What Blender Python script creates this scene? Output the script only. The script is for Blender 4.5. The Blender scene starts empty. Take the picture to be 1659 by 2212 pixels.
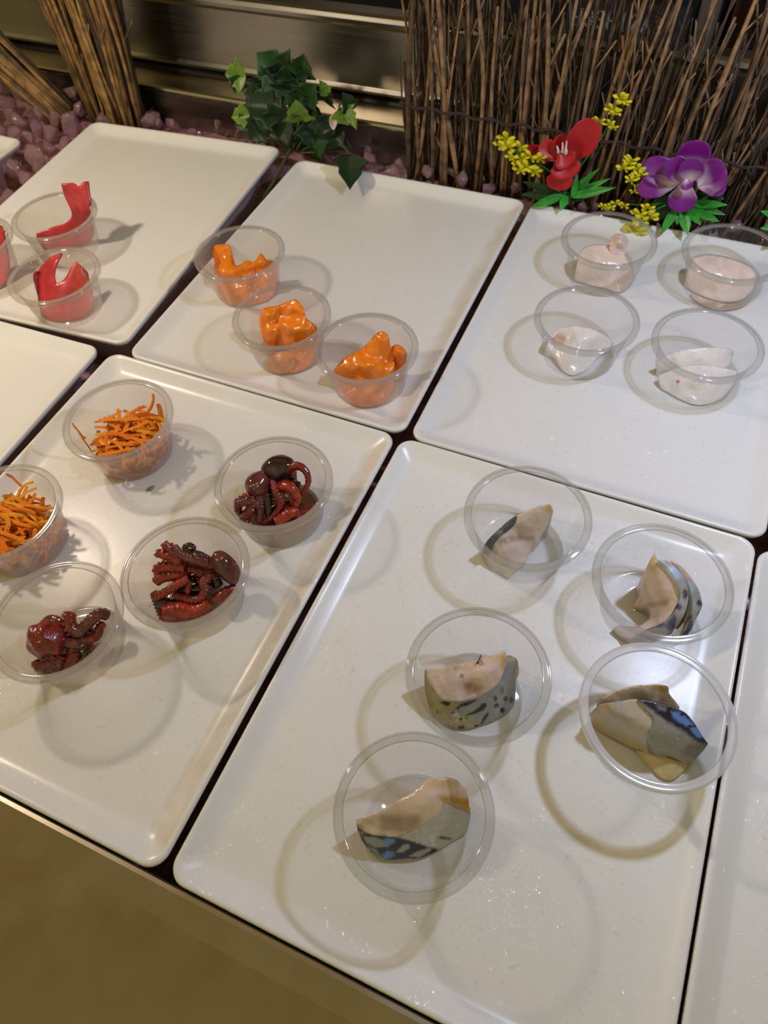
import bpy, bmesh, math, random
import numpy as np
from mathutils import Vector, Euler, Matrix, noise
from mathutils.geometry import delaunay_2d_cdt

S = bpy.context.scene
COL = S.collection
PI = math.pi
rnd = random.Random(7)

# ------------------------------------------------------------------ camera
CAM_LOC = Vector((0.153996, -0.328853, 0.422943))
CAM_ROT = Euler((0.606355, 0.0540469, 0.409675), 'XYZ')
FPX, PW, PH = 1524.865, 1659.0, 2212.0
cd = bpy.data.cameras.new('camera')
cam = bpy.data.objects.new('camera', cd)
COL.objects.link(cam)
cam.location = CAM_LOC
cam.rotation_euler = CAM_ROT
cd.sensor_fit = 'VERTICAL'
cd.sensor_height = 36.0
cd.lens = FPX / PH * 36.0
cd.clip_start = 0.01
cd.dof.use_dof = True
cd.dof.focus_distance = 0.47
cd.dof.aperture_fstop = 11.0
S.camera = cam

# ------------------------------------------------------------------ render look
S.view_settings.view_transform = 'Standard'
S.view_settings.look = 'None'
S.view_settings.gamma = 1.0
S.view_settings.exposure = 0.0
S.view_settings.use_curve_mapping = False
S.cycles.transparent_max_bounces = 28
S.cycles.max_bounces = 8
S.cycles.adaptive_threshold = 0.015
S.cycles.caustics_reflective = False
S.cycles.caustics_refractive = False

# ------------------------------------------------------------------ world: a dim warm room
world = bpy.data.worlds.new('room_light')
S.world = world
world.use_nodes = True
wn = world.node_tree
wn.nodes.clear()
wo = wn.nodes.new('ShaderNodeOutputWorld')
wb = wn.nodes.new('ShaderNodeBackground')
wr = wn.nodes.new('ShaderNodeValToRGB')
wt = wn.nodes.new('ShaderNodeTexCoord')
wx = wn.nodes.new('ShaderNodeVectorMath'); wx.operation = 'DOT_PRODUCT'
wx.inputs[1].default_value = Vector((0.0, -0.93, 0.37)).normalized()
wr.color_ramp.elements[0].position = 0.45
wr.color_ramp.elements[0].color = (0.25, 0.157, 0.038, 1)
wr.color_ramp.elements[1].position = 0.95
wr.color_ramp.elements[1].color = (0.44, 0.45, 0.24, 1)
wb.inputs['Strength'].default_value = 0.93
wn.links.new(wt.outputs['Generated'], wx.inputs[0])
wn.links.new(wx.outputs['Value'], wr.inputs['Fac'])
wz = wn.nodes.new('ShaderNodeTexNoise'); wz.inputs['Scale'].default_value = 2.6; wz.inputs['Detail'].default_value = 2
wn.links.new(wt.outputs['Generated'], wz.inputs['Vector'])
wq = wn.nodes.new('ShaderNodeValToRGB')
wq.color_ramp.elements[0].position = 0.40; wq.color_ramp.elements[0].color = (0.62, 0.72, 0.62, 1)
wq.color_ramp.elements[1].position = 0.60; wq.color_ramp.elements[1].color = (1.35, 1.24, 1.2, 1)
wm = wn.nodes.new('ShaderNodeMix'); wm.data_type = 'RGBA'; wm.blend_type = 'MULTIPLY'; wm.inputs['Factor'].default_value = 1.0
wn.links.new(wz.outputs['Fac'], wq.inputs['Fac'])
wn.links.new(wr.outputs['Color'], wm.inputs['A']); wn.links.new(wq.outputs['Color'], wm.inputs['B'])
wn.links.new(wm.outputs['Result'], wb.inputs['Color'])
wn.links.new(wb.outputs['Background'], wo.inputs['Surface'])


def lamp(name, loc, watts, color, radius):
    d = bpy.data.lights.new(name, 'POINT')
    d.energy = watts; d.color = color; d.shadow_soft_size = radius
    o = bpy.data.objects.new(name, d); COL.objects.link(o); o.location = loc
    return o


# the lamps over the display, about 43 cm above the trays
lamp('cool_display_lamp', (0.30, 0.10, 0.43), 5.8, (0.63, 0.73, 1.0), 0.016)
lamp('warm_display_lamp', (-0.52, -0.035, 0.43), 5.9, (1.0, 0.83, 0.66), 0.020)
# ------------------------------------------------------------------ helpers
CM = CAM_ROT.to_matrix()


def ray(px, py):
    return CM @ Vector(((px - PW / 2) / FPX, -(py - PH / 2) / FPX, -1.0))


def at(px, py, z):
    """point of the level plane at height z seen at a photograph pixel"""
    d = ray(px, py)
    return CAM_LOC + d * ((z - CAM_LOC.z) / d.z)


def atY(px, py, y):
    d = ray(px, py)
    return CAM_LOC + d * ((y - CAM_LOC.y) / d.y)


def tag(o, label=None, cat=None, group=None, kind=None):
    if label: o['label'] = label
    if cat: o['category'] = cat
    if group: o['group'] = group
    if kind: o['kind'] = kind
    return o


def empty(name, loc):
    o = bpy.data.objects.new(name, None)
    COL.objects.link(o)
    o.empty_display_size = 0.01
    o.location = loc
    return o


def mesh_obj(name, V, F, mat, parent=None, base=None, smooth=True, cols=None, flat_faces=None):
    """one mesh object from world-space points; origin at base, or at the parent"""
    off = Vector((0, 0, 0))
    if parent is not None:
        off = Vector(parent.location) if parent.parent is None else Vector(parent.location) + Vector(parent.parent.location)
    if base is not None:
        off = Vector(base)
    me = bpy.data.meshes.new(name)
    me.from_pydata([tuple(Vector(v) - off) for v in V], [], [tuple(f) for f in F])
    me.update()
    if smooth:
        me.polygons.foreach_set('use_smooth', [True] * len(me.polygons))
    if mat is not None:
        me.materials.append(mat)
    if cols is not None:
        a = me.color_attributes.new('Col', 'FLOAT_COLOR', 'POINT')
        a.data.foreach_set('color', np.array([(*c[:3], 1.0) for c in cols], dtype=np.float32).ravel())
    o = bpy.data.objects.new(name, me)
    COL.objects.link(o)
    if base is not None:
        o.location = off
    if parent is not None:
        o.parent = parent
        if base is not None:
            o.location = off - Vector(parent.location)
    return o


def fix_normals(o):
    bm = bmesh.new(); bm.from_mesh(o.data)
    bmesh.ops.recalc_face_normals(bm, faces=bm.faces)
    bm.to_mesh(o.data); bm.free()
    return o


def add_bevel(o, w, seg=2):
    m = o.modifiers.new('bevel', 'BEVEL'); m.width = w; m.segments = seg; m.limit_method = 'ANGLE'
    return o


class MB:
    def __init__(self): self.V = []; self.F = []; self.C = []

    def add(self, V, F, col=None):
        n = len(self.V)
        self.V += [Vector(v) for v in V]
        self.F += [tuple(i + n for i in f) for f in F]
        if col is not None:
            self.C += [col] * len(V)

    def box(self, lo, hi, col=None):
        x0, y0, z0 = lo; x1, y1, z1 = hi
        V = [(x0, y0, z0), (x1, y0, z0), (x1, y1, z0), (x0, y1, z0), (x0, y0, z1), (x1, y0, z1), (x1, y1, z1), (x0, y1, z1)]
        F = [(3, 2, 1, 0), (4, 5, 6, 7), (0, 1, 5, 4), (1, 2, 6, 5), (2, 3, 7, 6), (3, 0, 4, 7)]
        self.add(V, F, col)

    def obj(self, name, mat, parent=None, base=None, smooth=True):
        return mesh_obj(name, self.V, self.F, mat, parent, base, smooth, self.C if self.C else None)


def catmull(P, n):
    """n points along a Catmull-Rom curve through P (vectors of any length, as numpy)"""
    P = np.array([list(p) for p in P], float)
    if len(P) == 2:
        t = np.linspace(0, 1, n)[:, None]
        return P[0] * (1 - t) + P[1] * t
    Q = np.vstack([2 * P[0] - P[1], P, 2 * P[-1] - P[-2]])
    out = []
    for u in np.linspace(0, len(P) - 1 - 1e-9, n):
        i = int(u); t = u - i
        a, b, c, d = Q[i], Q[i + 1], Q[i + 2], Q[i + 3]
        out.append(0.5 * ((2 * b) + (c - a) * t + (2 * a - 5 * b + 4 * c - d) * t * t + (3 * b - a - 3 * c + d) * t ** 3))
    return np.array(out)


def tube(path, radii, n=8, dispf=None, flat=1.0):
    """closed tube along path; radii per point; dispf(i, s, ang) scales the radius"""
    P = [Vector(p) for p in path]
    V, F = [], []
    up = Vector((0, 0, 1))
    N = None
    for i, p in enumerate(P):
        t = (P[min(i + 1, len(P) - 1)] - P[max(i - 1, 0)])
        if t.length < 1e-9: t = Vector((0, 0, 1))
        t.normalize()
        if N is None:
            N = up.cross(t)
            if N.length < 1e-3: N = Vector((1, 0, 0)).cross(t)
            N.normalize()
        else:
            N = N - t * N.dot(t); N.normalize()
        B = t.cross(N)
        for k in range(n):
            a = 2 * PI * k / n
            r = radii[i]
            if dispf: r *= dispf(i, a)
            V.append(p + N * (math.cos(a) * r) + B * (math.sin(a) * r * flat))
    m = len(P)
    for i in range(m - 1):
        for k in range(n):
            F.append((i * n + k, i * n + (k + 1) % n, (i + 1) * n + (k + 1) % n, (i + 1) * n + k))
    F.append(tuple(range(n - 1, -1, -1)))
    F.append(tuple((m - 1) * n + k for k in range(n)))
    return V, F


def lathe(prof, n=72, close=False):
    V, F = [], []
    for r, z in prof:
        for k in range(n):
            a = 2 * PI * k / n
            V.append((r * math.cos(a), r * math.sin(a), z))
    m = len(prof)
    for i in range(m - 1 if not close else m):
        j = (i + 1) % m
        for k in range(n):
            F.append((i * n + k, i * n + (k + 1) % n, j * n + (k + 1) % n, j * n + k))
    return V, F


# ------------------------------------------------------------------ materials
def mat_new(name):
    m = bpy.data.materials.new(name); m.use_nodes = True
    nt = m.node_tree
    return m, nt, nt.nodes['Principled BSDF'], nt.nodes['Material Output']


def noise_node(nt, scale, detail=3, coord='Object', vec=None, stretch=None, rough=0.5):
    tc = nt.nodes.new('ShaderNodeTexCoord')
    n = nt.nodes.new('ShaderNodeTexNoise'); n.inputs['Scale'].default_value = scale
    n.inputs['Detail'].default_value = detail; n.inputs['Roughness'].default_value = rough
    if stretch:
        mp = nt.nodes.new('ShaderNodeMapping'); mp.inputs['Scale'].default_value = stretch
        nt.links.new(tc.outputs[coord], mp.inputs['Vector']); nt.links.new(mp.outputs['Vector'], n.inputs['Vector'])
    else:
        nt.links.new(tc.outputs[coord], n.inputs['Vector'])
    return n


def bump(nt, bs, src, strength, dist=0.001):
    b = nt.nodes.new('ShaderNodeBump'); b.inputs['Strength'].default_value = strength; b.inputs['Distance'].default_value = dist
    nt.links.new(src, b.inputs['Height']); nt.links.new(b.outputs['Normal'], bs.inputs['Normal'])
    return b


def ramp(nt, src, stops):
    r = nt.nodes.new('ShaderNodeValToRGB')
    el = r.color_ramp.elements
    while len(el) < len(stops): el.new(0.5)
    for e, (p, c) in zip(el, stops):
        e.position = p; e.color = (*c, 1)
    nt.links.new(src, r.inputs['Fac'])
    return r


def simple(name, col, rough=0.5, metal=0.0, sss=0.0, coat=0.0, bump_scale=None, bump_str=0.2, vary=0.0, vary_scale=60, sss_scale=0.004, spec=0.5, attr=False, objrand=0.0, bump_dist=0.0006):
    m, nt, bs, out = mat_new(name)
    bs.inputs['Base Color'].default_value = (*col, 1)
    bs.inputs['Roughness'].default_value = rough
    bs.inputs['Metallic'].default_value = metal
    bs.inputs['Specular IOR Level'].default_value = spec
    if sss:
        bs.inputs['Subsurface Weight'].default_value = sss
        bs.inputs['Subsurface Radius'].default_value = (1.0, 0.6, 0.4)
        bs.inputs['Subsurface Scale'].default_value = sss_scale
    if coat:
        bs.inputs['Coat Weight'].default_value = coat; bs.inputs['Coat Roughness'].default_value = 0.08
    src = None
    if attr:
        a = nt.nodes.new('ShaderNodeVertexColor'); a.layer_name = 'Col'
        src = a.outputs['Color']
    if vary or objrand:
        mx = nt.nodes.new('ShaderNodeHueSaturation')
        if src: nt.links.new(src, mx.inputs['Color'])
        else: mx.inputs['Color'].default_value = (*col, 1)
        nz = noise_node(nt, vary_scale)
        mr = nt.nodes.new('ShaderNodeMapRange')
        mr.inputs['To Min'].default_value = 1 - vary; mr.inputs['To Max'].default_value = 1 + vary
        mr.inputs['From Min'].default_value = 0.3; mr.inputs['From Max'].default_value = 0.7
        nt.links.new(nz.outputs['Fac'], mr.inputs['Value'])
        val = mr.outputs['Result']
        if objrand:
            oi = nt.nodes.new('ShaderNodeObjectInfo')
            m2 = nt.nodes.new('ShaderNodeMapRange'); m2.inputs['To Min'].default_value = 1 - objrand; m2.inputs['To Max'].default_value = 1 + objrand
            nt.links.new(oi.outputs['Random'], m2.inputs['Value'])
            mm = nt.nodes.new('ShaderNodeMath'); mm.operation = 'MULTIPLY'
            nt.links.new(val, mm.inputs[0]); nt.links.new(m2.outputs['Result'], mm.inputs[1]); val = mm.outputs[0]
        nt.links.new(val, mx.inputs['Value'])
        src = mx.outputs['Color']
    if src: nt.links.new(src, bs.inputs['Base Color'])
    if bump_scale:
        nz = noise_node(nt, bump_scale)
        bump(nt, bs, nz.outputs['Fac'], bump_str, bump_dist)
    return m


def steel(name, col, rough, sx, sy, sz, bstr=0.15):
    m, nt, bs, out = mat_new(name)
    bs.inputs['Base Color'].default_value = (*col, 1); bs.inputs['Metallic'].default_value = 1.0
    nz = noise_node(nt, 40, 4, stretch=(sx, sy, sz))
    r = nt.nodes.new('ShaderNodeMapRange'); r.inputs['To Min'].default_value = rough * 0.75; r.inputs['To Max'].default_value = rough * 1.3
    nt.links.new(nz.outputs['Fac'], r.inputs['Value']); nt.links.new(r.outputs['Result'], bs.inputs['Roughness'])
    bump(nt, bs, nz.outputs['Fac'], bstr, 0.0005)
    return m


def plastic(name, haze, tint=(0.985, 0.985, 0.985), gloss=1.0, hazecol=(0.85, 0.84, 0.83), grazing=0.42, rough=0.07, through=0.5):
    """thin clear plastic: lets light straight through, reflects at its edges, with some milky scatter"""
    m, nt, bs, out = mat_new(name)
    nt.nodes.remove(bs)
    tr = nt.nodes.new('ShaderNodeBsdfTransparent'); tr.inputs['Color'].default_value = (*tint, 1)
    gl = nt.nodes.new('ShaderNodeBsdfGlossy'); gl.inputs['Roughness'].default_value = rough
    df = nt.nodes.new('ShaderNodeBsdfDiffuse'); df.inputs['Color'].default_value = (*hazecol, 1)
    tl = nt.nodes.new('ShaderNodeBsdfTranslucent'); tl.inputs['Color'].default_value = (*hazecol, 1)
    dm = nt.nodes.new('ShaderNodeMixShader'); dm.inputs[0].default_value = through
    nt.links.new(df.outputs[0], dm.inputs[1]); nt.links.new(tl.outputs[0], dm.inputs[2])
    lw = nt.nodes.new('ShaderNodeLayerWeight'); lw.inputs['Blend'].default_value = 0.5
    hz = nt.nodes.new('ShaderNodeMath'); hz.operation = 'MULTIPLY_ADD'
    hz.inputs[1].default_value = haze * 1.2; hz.inputs[2].default_value = haze * 0.5
    nt.links.new(lw.outputs['Facing'], hz.inputs[0])
    m1 = nt.nodes.new('ShaderNodeMixShader')
    nt.links.new(hz.outputs[0], m1.inputs[0]); nt.links.new(tr.outputs[0], m1.inputs[1]); nt.links.new(dm.outputs[0], m1.inputs[2])
    pw = nt.nodes.new('ShaderNodeMath'); pw.operation = 'POWER'; pw.inputs[1].default_value = 4.0
    nt.links.new(lw.outputs['Facing'], pw.inputs[0])
    fm = nt.nodes.new('ShaderNodeMath'); fm.operation = 'MULTIPLY_ADD'; fm.inputs[1].default_value = grazing * min(gloss, 1.6); fm.inputs[2].default_value = 0.022 * gloss
    nt.links.new(pw.outputs[0], fm.inputs[0])
    m2 = nt.nodes.new('ShaderNodeMixShader')
    nt.links.new(fm.outputs[0], m2.inputs[0]); nt.links.new(m1.outputs[0], m2.inputs[1]); nt.links.new(gl.outputs[0], m2.inputs[2])
    nt.links.new(m2.outputs[0], out.inputs['Surface'])
    return m


def tray_material(name, wet):
    m, nt, bs, out = mat_new(name)
    bs.inputs['Roughness'].default_value = 0.27
    bs.inputs['Specular IOR Level'].default_value = 0.40
    a = nt.nodes.new('ShaderNodeAttribute'); a.attribute_name = 'stain'
    nz = noise_node(nt, 45, 4)
    mr = nt.nodes.new('ShaderNodeMapRange'); mr.inputs['From Min'].default_value = 0.38; mr.inputs['From Max'].default_value = 0.62
    nt.links.new(nz.outputs['Fac'], mr.inputs['Value'])
    mu = nt.nodes.new('ShaderNodeMath'); mu.operation = 'MULTIPLY'
    nt.links.new(a.outputs['Fac'], mu.inputs[0]); nt.links.new(mr.outputs['Result'], mu.inputs[1])
    mx = nt.nodes.new('ShaderNodeMix'); mx.data_type = 'RGBA'
    mx.inputs['A'].default_value = (0.82, 0.81, 0.79, 1); mx.inputs['B'].default_value = (0.62, 0.49, 0.34, 1)
    nt.links.new(mu.outputs[0], mx.inputs['Factor']); nt.links.new(mx.outputs['Result'], bs.inputs['Base Color'])
    n2 = noise_node(nt, 70, 3)
    bump(nt, bs, n2.outputs['Fac'], 0.10, 0.0006)
    if wet > 0:
        # a thin beaded film of water over the glaze
        bs.inputs['Coat Weight'].default_value = 1.0; bs.inputs['Coat Roughness'].default_value = 0.055; bs.inputs['Coat IOR'].default_value = 1.45
        fine = noise_node(nt, 460, 2)
        patch = noise_node(nt, 16, 2)
        pm = nt.nodes.new('ShaderNodeMapRange'); pm.inputs['From Min'].default_value = 0.36; pm.inputs['From Max'].default_value = 0.60
        pm.inputs['To Min'].default_value = 0.35 * wet; pm.inputs['To Max'].default_value = wet
        nt.links.new(patch.outputs['Fac'], pm.inputs['Value'])
        bw = nt.nodes.new('ShaderNodeBump'); bw.inputs['Distance'].default_value = 0.0030
        nt.links.new(pm.outputs['Result'], bw.inputs['Strength']); nt.links.new(fine.outputs['Fac'], bw.inputs['Height'])
        nt.links.new(bw.outputs['Normal'], bs.inputs['Coat Normal'])
    return m


M_TRAY = tray_material('white_melamine', 0)
M_TRAY_WET = tray_material('wet_white_melamine', 1.0)
M_TRAY_DAMP = tray_material('damp_white_melamine', 0.45)
M_CLEAR = plastic('clear_plastic', 0.030, (0.980, 0.980, 0.978))
M_CLEAR_RIM = plastic('clear_plastic_rim', 0.14, (0.90, 0.90, 0.89), 2.6)
M_MILKY = plastic('milky_plastic', 0.16, (0.975, 0.965, 0.955), 1.0, (0.86, 0.80, 0.76))
M_MILKY_RIM = plastic('milky_plastic_rim', 0.20, (0.90, 0.89, 0.88), 2.4, (0.88, 0.83, 0.79))
M_BRIGHT_RIM = plastic('lamp_glare_rim', 0.75, (0.97, 0.97, 0.97), 1.8, (0.93, 0.94, 0.96))  # mirror glare of the lamp on this rim, put into a white haze
M_WATER = plastic('water_drop', 0.0, (1.0, 1.0, 1.0), 2.0, grazing=0.02, rough=0.045)
M_STEEL_TOP = steel('brushed_counter_steel', (0.50, 0.45, 0.37), 0.30, 1, 1, 1, 0.03)
M_STEEL_WALL = steel('brushed_wall_steel', (0.33, 0.30, 0.27), 0.30, 0.25, 6, 12, 0.10)
M_STEEL_EDGE = steel('polished_edge_steel', (0.62, 0.55, 0.42), 0.22, 0.5, 2, 2, 0.02)
M_DARK = simple('dark_enamel', (0.012, 0.011, 0.011), 0.35)
M_BLACK = simple('dark_well_lining', (0.012, 0.008, 0.011), 0.5)
M_PLATE = simple('name_plate_grey', (0.028, 0.025, 0.025), 0.4)
M_LETTER = simple('sign_letter_grey', (0.30, 0.28, 0.27), 0.4)
M_FRAME = simple('dull_frame_metal', (0.20, 0.17, 0.14), 0.4, 0.6)
M_MAROON = simple('maroon_panel', (0.055, 0.022, 0.018), 0.45)
M_BAMBOO = simple('yellow_bamboo', (0.42, 0.26, 0.06), 0.45, vary=0.2)
M_TWIG = simple('dry_twig_bark', (0.165, 0.092, 0.042), 0.75, vary=0.6, vary_scale=90, bump_scale=500, bump_str=0.5, objrand=0.7)  # bark darkened to stand for the weak light on the fence
M_TWIG_DARK = simple('dimmed_twig_bark', (0.070, 0.040, 0.022), 0.8, vary=0.5, vary_scale=110, bump_scale=500, bump_str=0.4)  # fine twigs darkened further, weak light put into the bark colour
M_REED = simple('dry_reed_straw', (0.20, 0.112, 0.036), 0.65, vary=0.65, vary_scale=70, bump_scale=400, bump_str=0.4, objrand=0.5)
M_REED_DARK = simple('shaded_reed_core', (0.040, 0.022, 0.010), 0.8, vary=0.4, vary_scale=90)  # same straw darkened, shade between the reeds put into the colour
M_BIND = simple('dark_binding_cord', (0.035, 0.017, 0.012), 0.8, bump_scale=300)
M_TUNA = simple('raw_tuna', (0.56, 0.022, 0.035), 0.34, sss=0.10, coat=0.2, vary=0.18, vary_scale=120, bump_scale=180, bump_str=0.12, attr=True)
M_SALMON = simple('raw_salmon', (0.80, 0.21, 0.015), 0.27, sss=0.06, coat=0.4, vary=0.16, vary_scale=110, bump_scale=160, bump_str=0.18, attr=True)
M_SQUID = simple('raw_white_squid', (0.74, 0.60, 0.53), 0.3, sss=0.3, coat=0.3, vary=0.06, vary_scale=90, bump_scale=140, bump_str=0.12, attr=True)
M_FLESH = simple('cured_mackerel_flesh', (0.60, 0.44, 0.36), 0.33, sss=0.12, coat=0.4, vary=0.06, vary_scale=110, bump_scale=320, bump_str=0.3, attr=True)
M_SKIN = simple('mackerel_skin', (0.4, 0.4, 0.4), 0.30, metal=0.10, coat=0.45, vary=0.10, vary_scale=300, bump_scale=600, bump_str=0.15, attr=True)
M_CARROT = simple('shredded_carrot', (0.80, 0.24, 0.008), 0.5, vary=0.12, vary_scale=200, attr=True)
M_OCT_RED = simple('marinated_octopus_red', (0.20, 0.014, 0.009), 0.20, coat=0.6, vary=0.5, vary_scale=260, bump_scale=900, bump_str=0.5)
M_OCT_ORANGE = simple('marinated_octopus_orange', (0.33, 0.028, 0.009), 0.20, coat=0.6, vary=0.45, vary_scale=260, bump_scale=900, bump_str=0.5)
M_OCT_MAUVE = simple('marinated_octopus_mauve', (0.125, 0.028, 0.026), 0.17, coat=0.6, vary=0.5, vary_scale=160)
M_OCT_DARK = simple('marinated_octopus_dark', (0.030, 0.008, 0.012), 0.12, coat=0.9, vary=0.4, vary_scale=160)
M_SAUCE = simple('brown_marinade', (0.16, 0.05, 0.015), 0.1, coat=0.8)
M_SESAME = simple('sesame_seed', (0.50, 0.33, 0.12), 0.4)
M_LEAF_DARK = simple('dark_ivy_leaf', (0.007, 0.030, 0.007), 0.5, vary=0.35, vary_scale=60)
M_LEAF_MID = simple('mid_ivy_leaf', (0.018, 0.066, 0.009), 0.5, vary=0.3, vary_scale=60)
M_LEAF_LIME = simple('lime_ivy_leaf', (0.13, 0.22, 0.018), 0.4, vary=0.25, vary_scale=60)
M_STEM = simple('ivy_stem', (0.06, 0.075, 0.02), 0.5)
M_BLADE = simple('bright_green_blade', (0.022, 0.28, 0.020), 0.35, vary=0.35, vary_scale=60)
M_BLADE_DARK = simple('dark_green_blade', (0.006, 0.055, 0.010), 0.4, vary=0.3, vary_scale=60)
M_YELLOW = simple('yellow_blossom', (0.68, 0.62, 0.010), 0.45, vary=0.15, vary_scale=120)
M_RED_PETAL = simple('red_petal', (0.52, 0.004, 0.010), 0.45, attr=True)
M_PURPLE_PETAL = simple('purple_orchid_petal', (0.3, 0.02, 0.35), 0.4, attr=True)
M_WHITE = simple('white_stamen', (0.75, 0.62, 0.62), 0.5)
M_ANT = simple('ant_shell', (0.018, 0.009, 0.005), 0.25)
M_ANT_LEG = simple('ant_leg_brown', (0.25, 0.13, 0.04), 0.4)
M_CRUMB = simple('green_crumb', (0.30, 0.30, 0.10), 0.5)


def ice_material():
    m, nt, bs, out = mat_new('mauve_ice')
    bs.inputs['Roughness'].default_value = 0.12
    bs.inputs['Coat Weight'].default_value = 0.6
    nz = noise_node(nt, 35, 3)
    r = ramp(nt, nz.outputs['Fac'], [(0.3, (0.30, 0.15, 0.185)), (0.55, (0.48, 0.30, 0.335)), (0.8, (0.70, 0.60, 0.60))])
    nt.links.new(r.outputs['Color'], bs.inputs['Base Color'])
    tr = nt.nodes.new('ShaderNodeBsdfTransparent'); tr.inputs['Color'].default_value = (0.80, 0.62, 0.70, 1)
    mx = nt.nodes.new('ShaderNodeMixShader'); mx.inputs[0].default_value = 0.55
    nt.links.new(bs.outputs[0], mx.inputs[1]); nt.links.new(tr.outputs[0], mx.inputs[2])
    nt.links.new(mx.outputs[0], out.inputs['Surface'])
    return m


M_ICE = ice_material()
M_ICEBED = simple('packed_mauve_ice', (0.34, 0.18, 0.21), 0.25, coat=0.5, vary=0.5, vary_scale=60, bump_scale=70, bump_str=0.8, bump_dist=0.006)

# ================================================================== SETTING
FL = -0.008                                # tray floor
# the well the trays stand in
b = MB(); b.box((-1.0, -0.3395, -0.085), (0.75, 0.412, -0.070)); tag(b.obj('floor', M_BLACK, base=(0, 0, -0.06), smooth=False), kind='structure')
b = MB(); b.box((-1.0, -0.3480, -0.075), (0.75, -0.3400, -0.0305)); tag(b.obj('trim_4', M_BLACK, base=(0, -0.344, -0.06), smooth=False), kind='structure')
# steel back wall: riser, ledge, tall band, each with its rolled edge
b = MB(); b.box((-1.0, 0.402, -0.075), (0.75, 0.416, 0.016)); tag(b.obj('wall_back', M_STEEL_WALL, base=(0, 0.409, 0), smooth=False), kind='structure')


def strip(name, prof, x0, x1, mat):
    V, F = [], []
    n = len(prof)
    for x in (x0, x1):
        V += [(x, y, z) for y, z in prof]
    F = [(i, (i + 1) % n, n + (i + 1) % n, n + i) for i in range(n)] + [tuple(range(n - 1, -1, -1)), tuple(range(n, 2 * n))]
    o = mesh_obj(name, V, F, mat, base=((x0 + x1) / 2, prof[0][0], prof[0][1]), smooth=False)
    fix_normals(o)
    return tag(o, kind='structure')


strip('trim_1', [(0.4015, 0.0165), (0.4005, 0.0190), (0.4012, 0.0215), (0.404, 0.0225), (0.449, 0.0205), (0.449, 0.0165)], -1.0, 0.75, M_STEEL_EDGE)
strip('trim_2', [(0.452, 0.026), (0.4505, 0.030), (0.4525, 0.034), (0.4545, 0.093), (0.452, 0.097), (0.4515, 0.101), (0.453, 0.105), (0.457, 0.107), (0.475, 0.107), (0.475, 0.026)], -1.0, 0.75, M_STEEL_WALL)
strip('trim_3', [(0.449, 0.0165), (0.449, 0.0225), (0.475, 0.0225), (0.475, 0.0165)], -1.0, 0.75, M_BLACK)


# steel counter in front of the trays
def counter():
    prof = [(-0.3366, -0.030), (-0.3357, -0.006), (-0.3359, -0.0026), (-0.3367, -0.0012), (-0.3390, -0.0007), (-0.352, -0.0016), (-0.70, -0.0016), (-0.70, -0.030)]
    V, F = [], []
    n = len(prof)
    for x in (-1.0, 0.75):
        V += [(x, y, z) for y, z in prof]
    F = [(i, (i + 1) % n, n + (i + 1) % n, n + i) for i in range(n)] + [tuple(range(n - 1, -1, -1)), tuple(range(n, 2 * n))]
    o = mesh_obj('steel_counter', V, F, M_STEEL_TOP, base=(0, -0.5, -0.03), smooth=False)
    fix_normals(o)
    tag(o, 'brushed stainless steel counter top in front of the white trays', 'counter')


counter()


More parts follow.
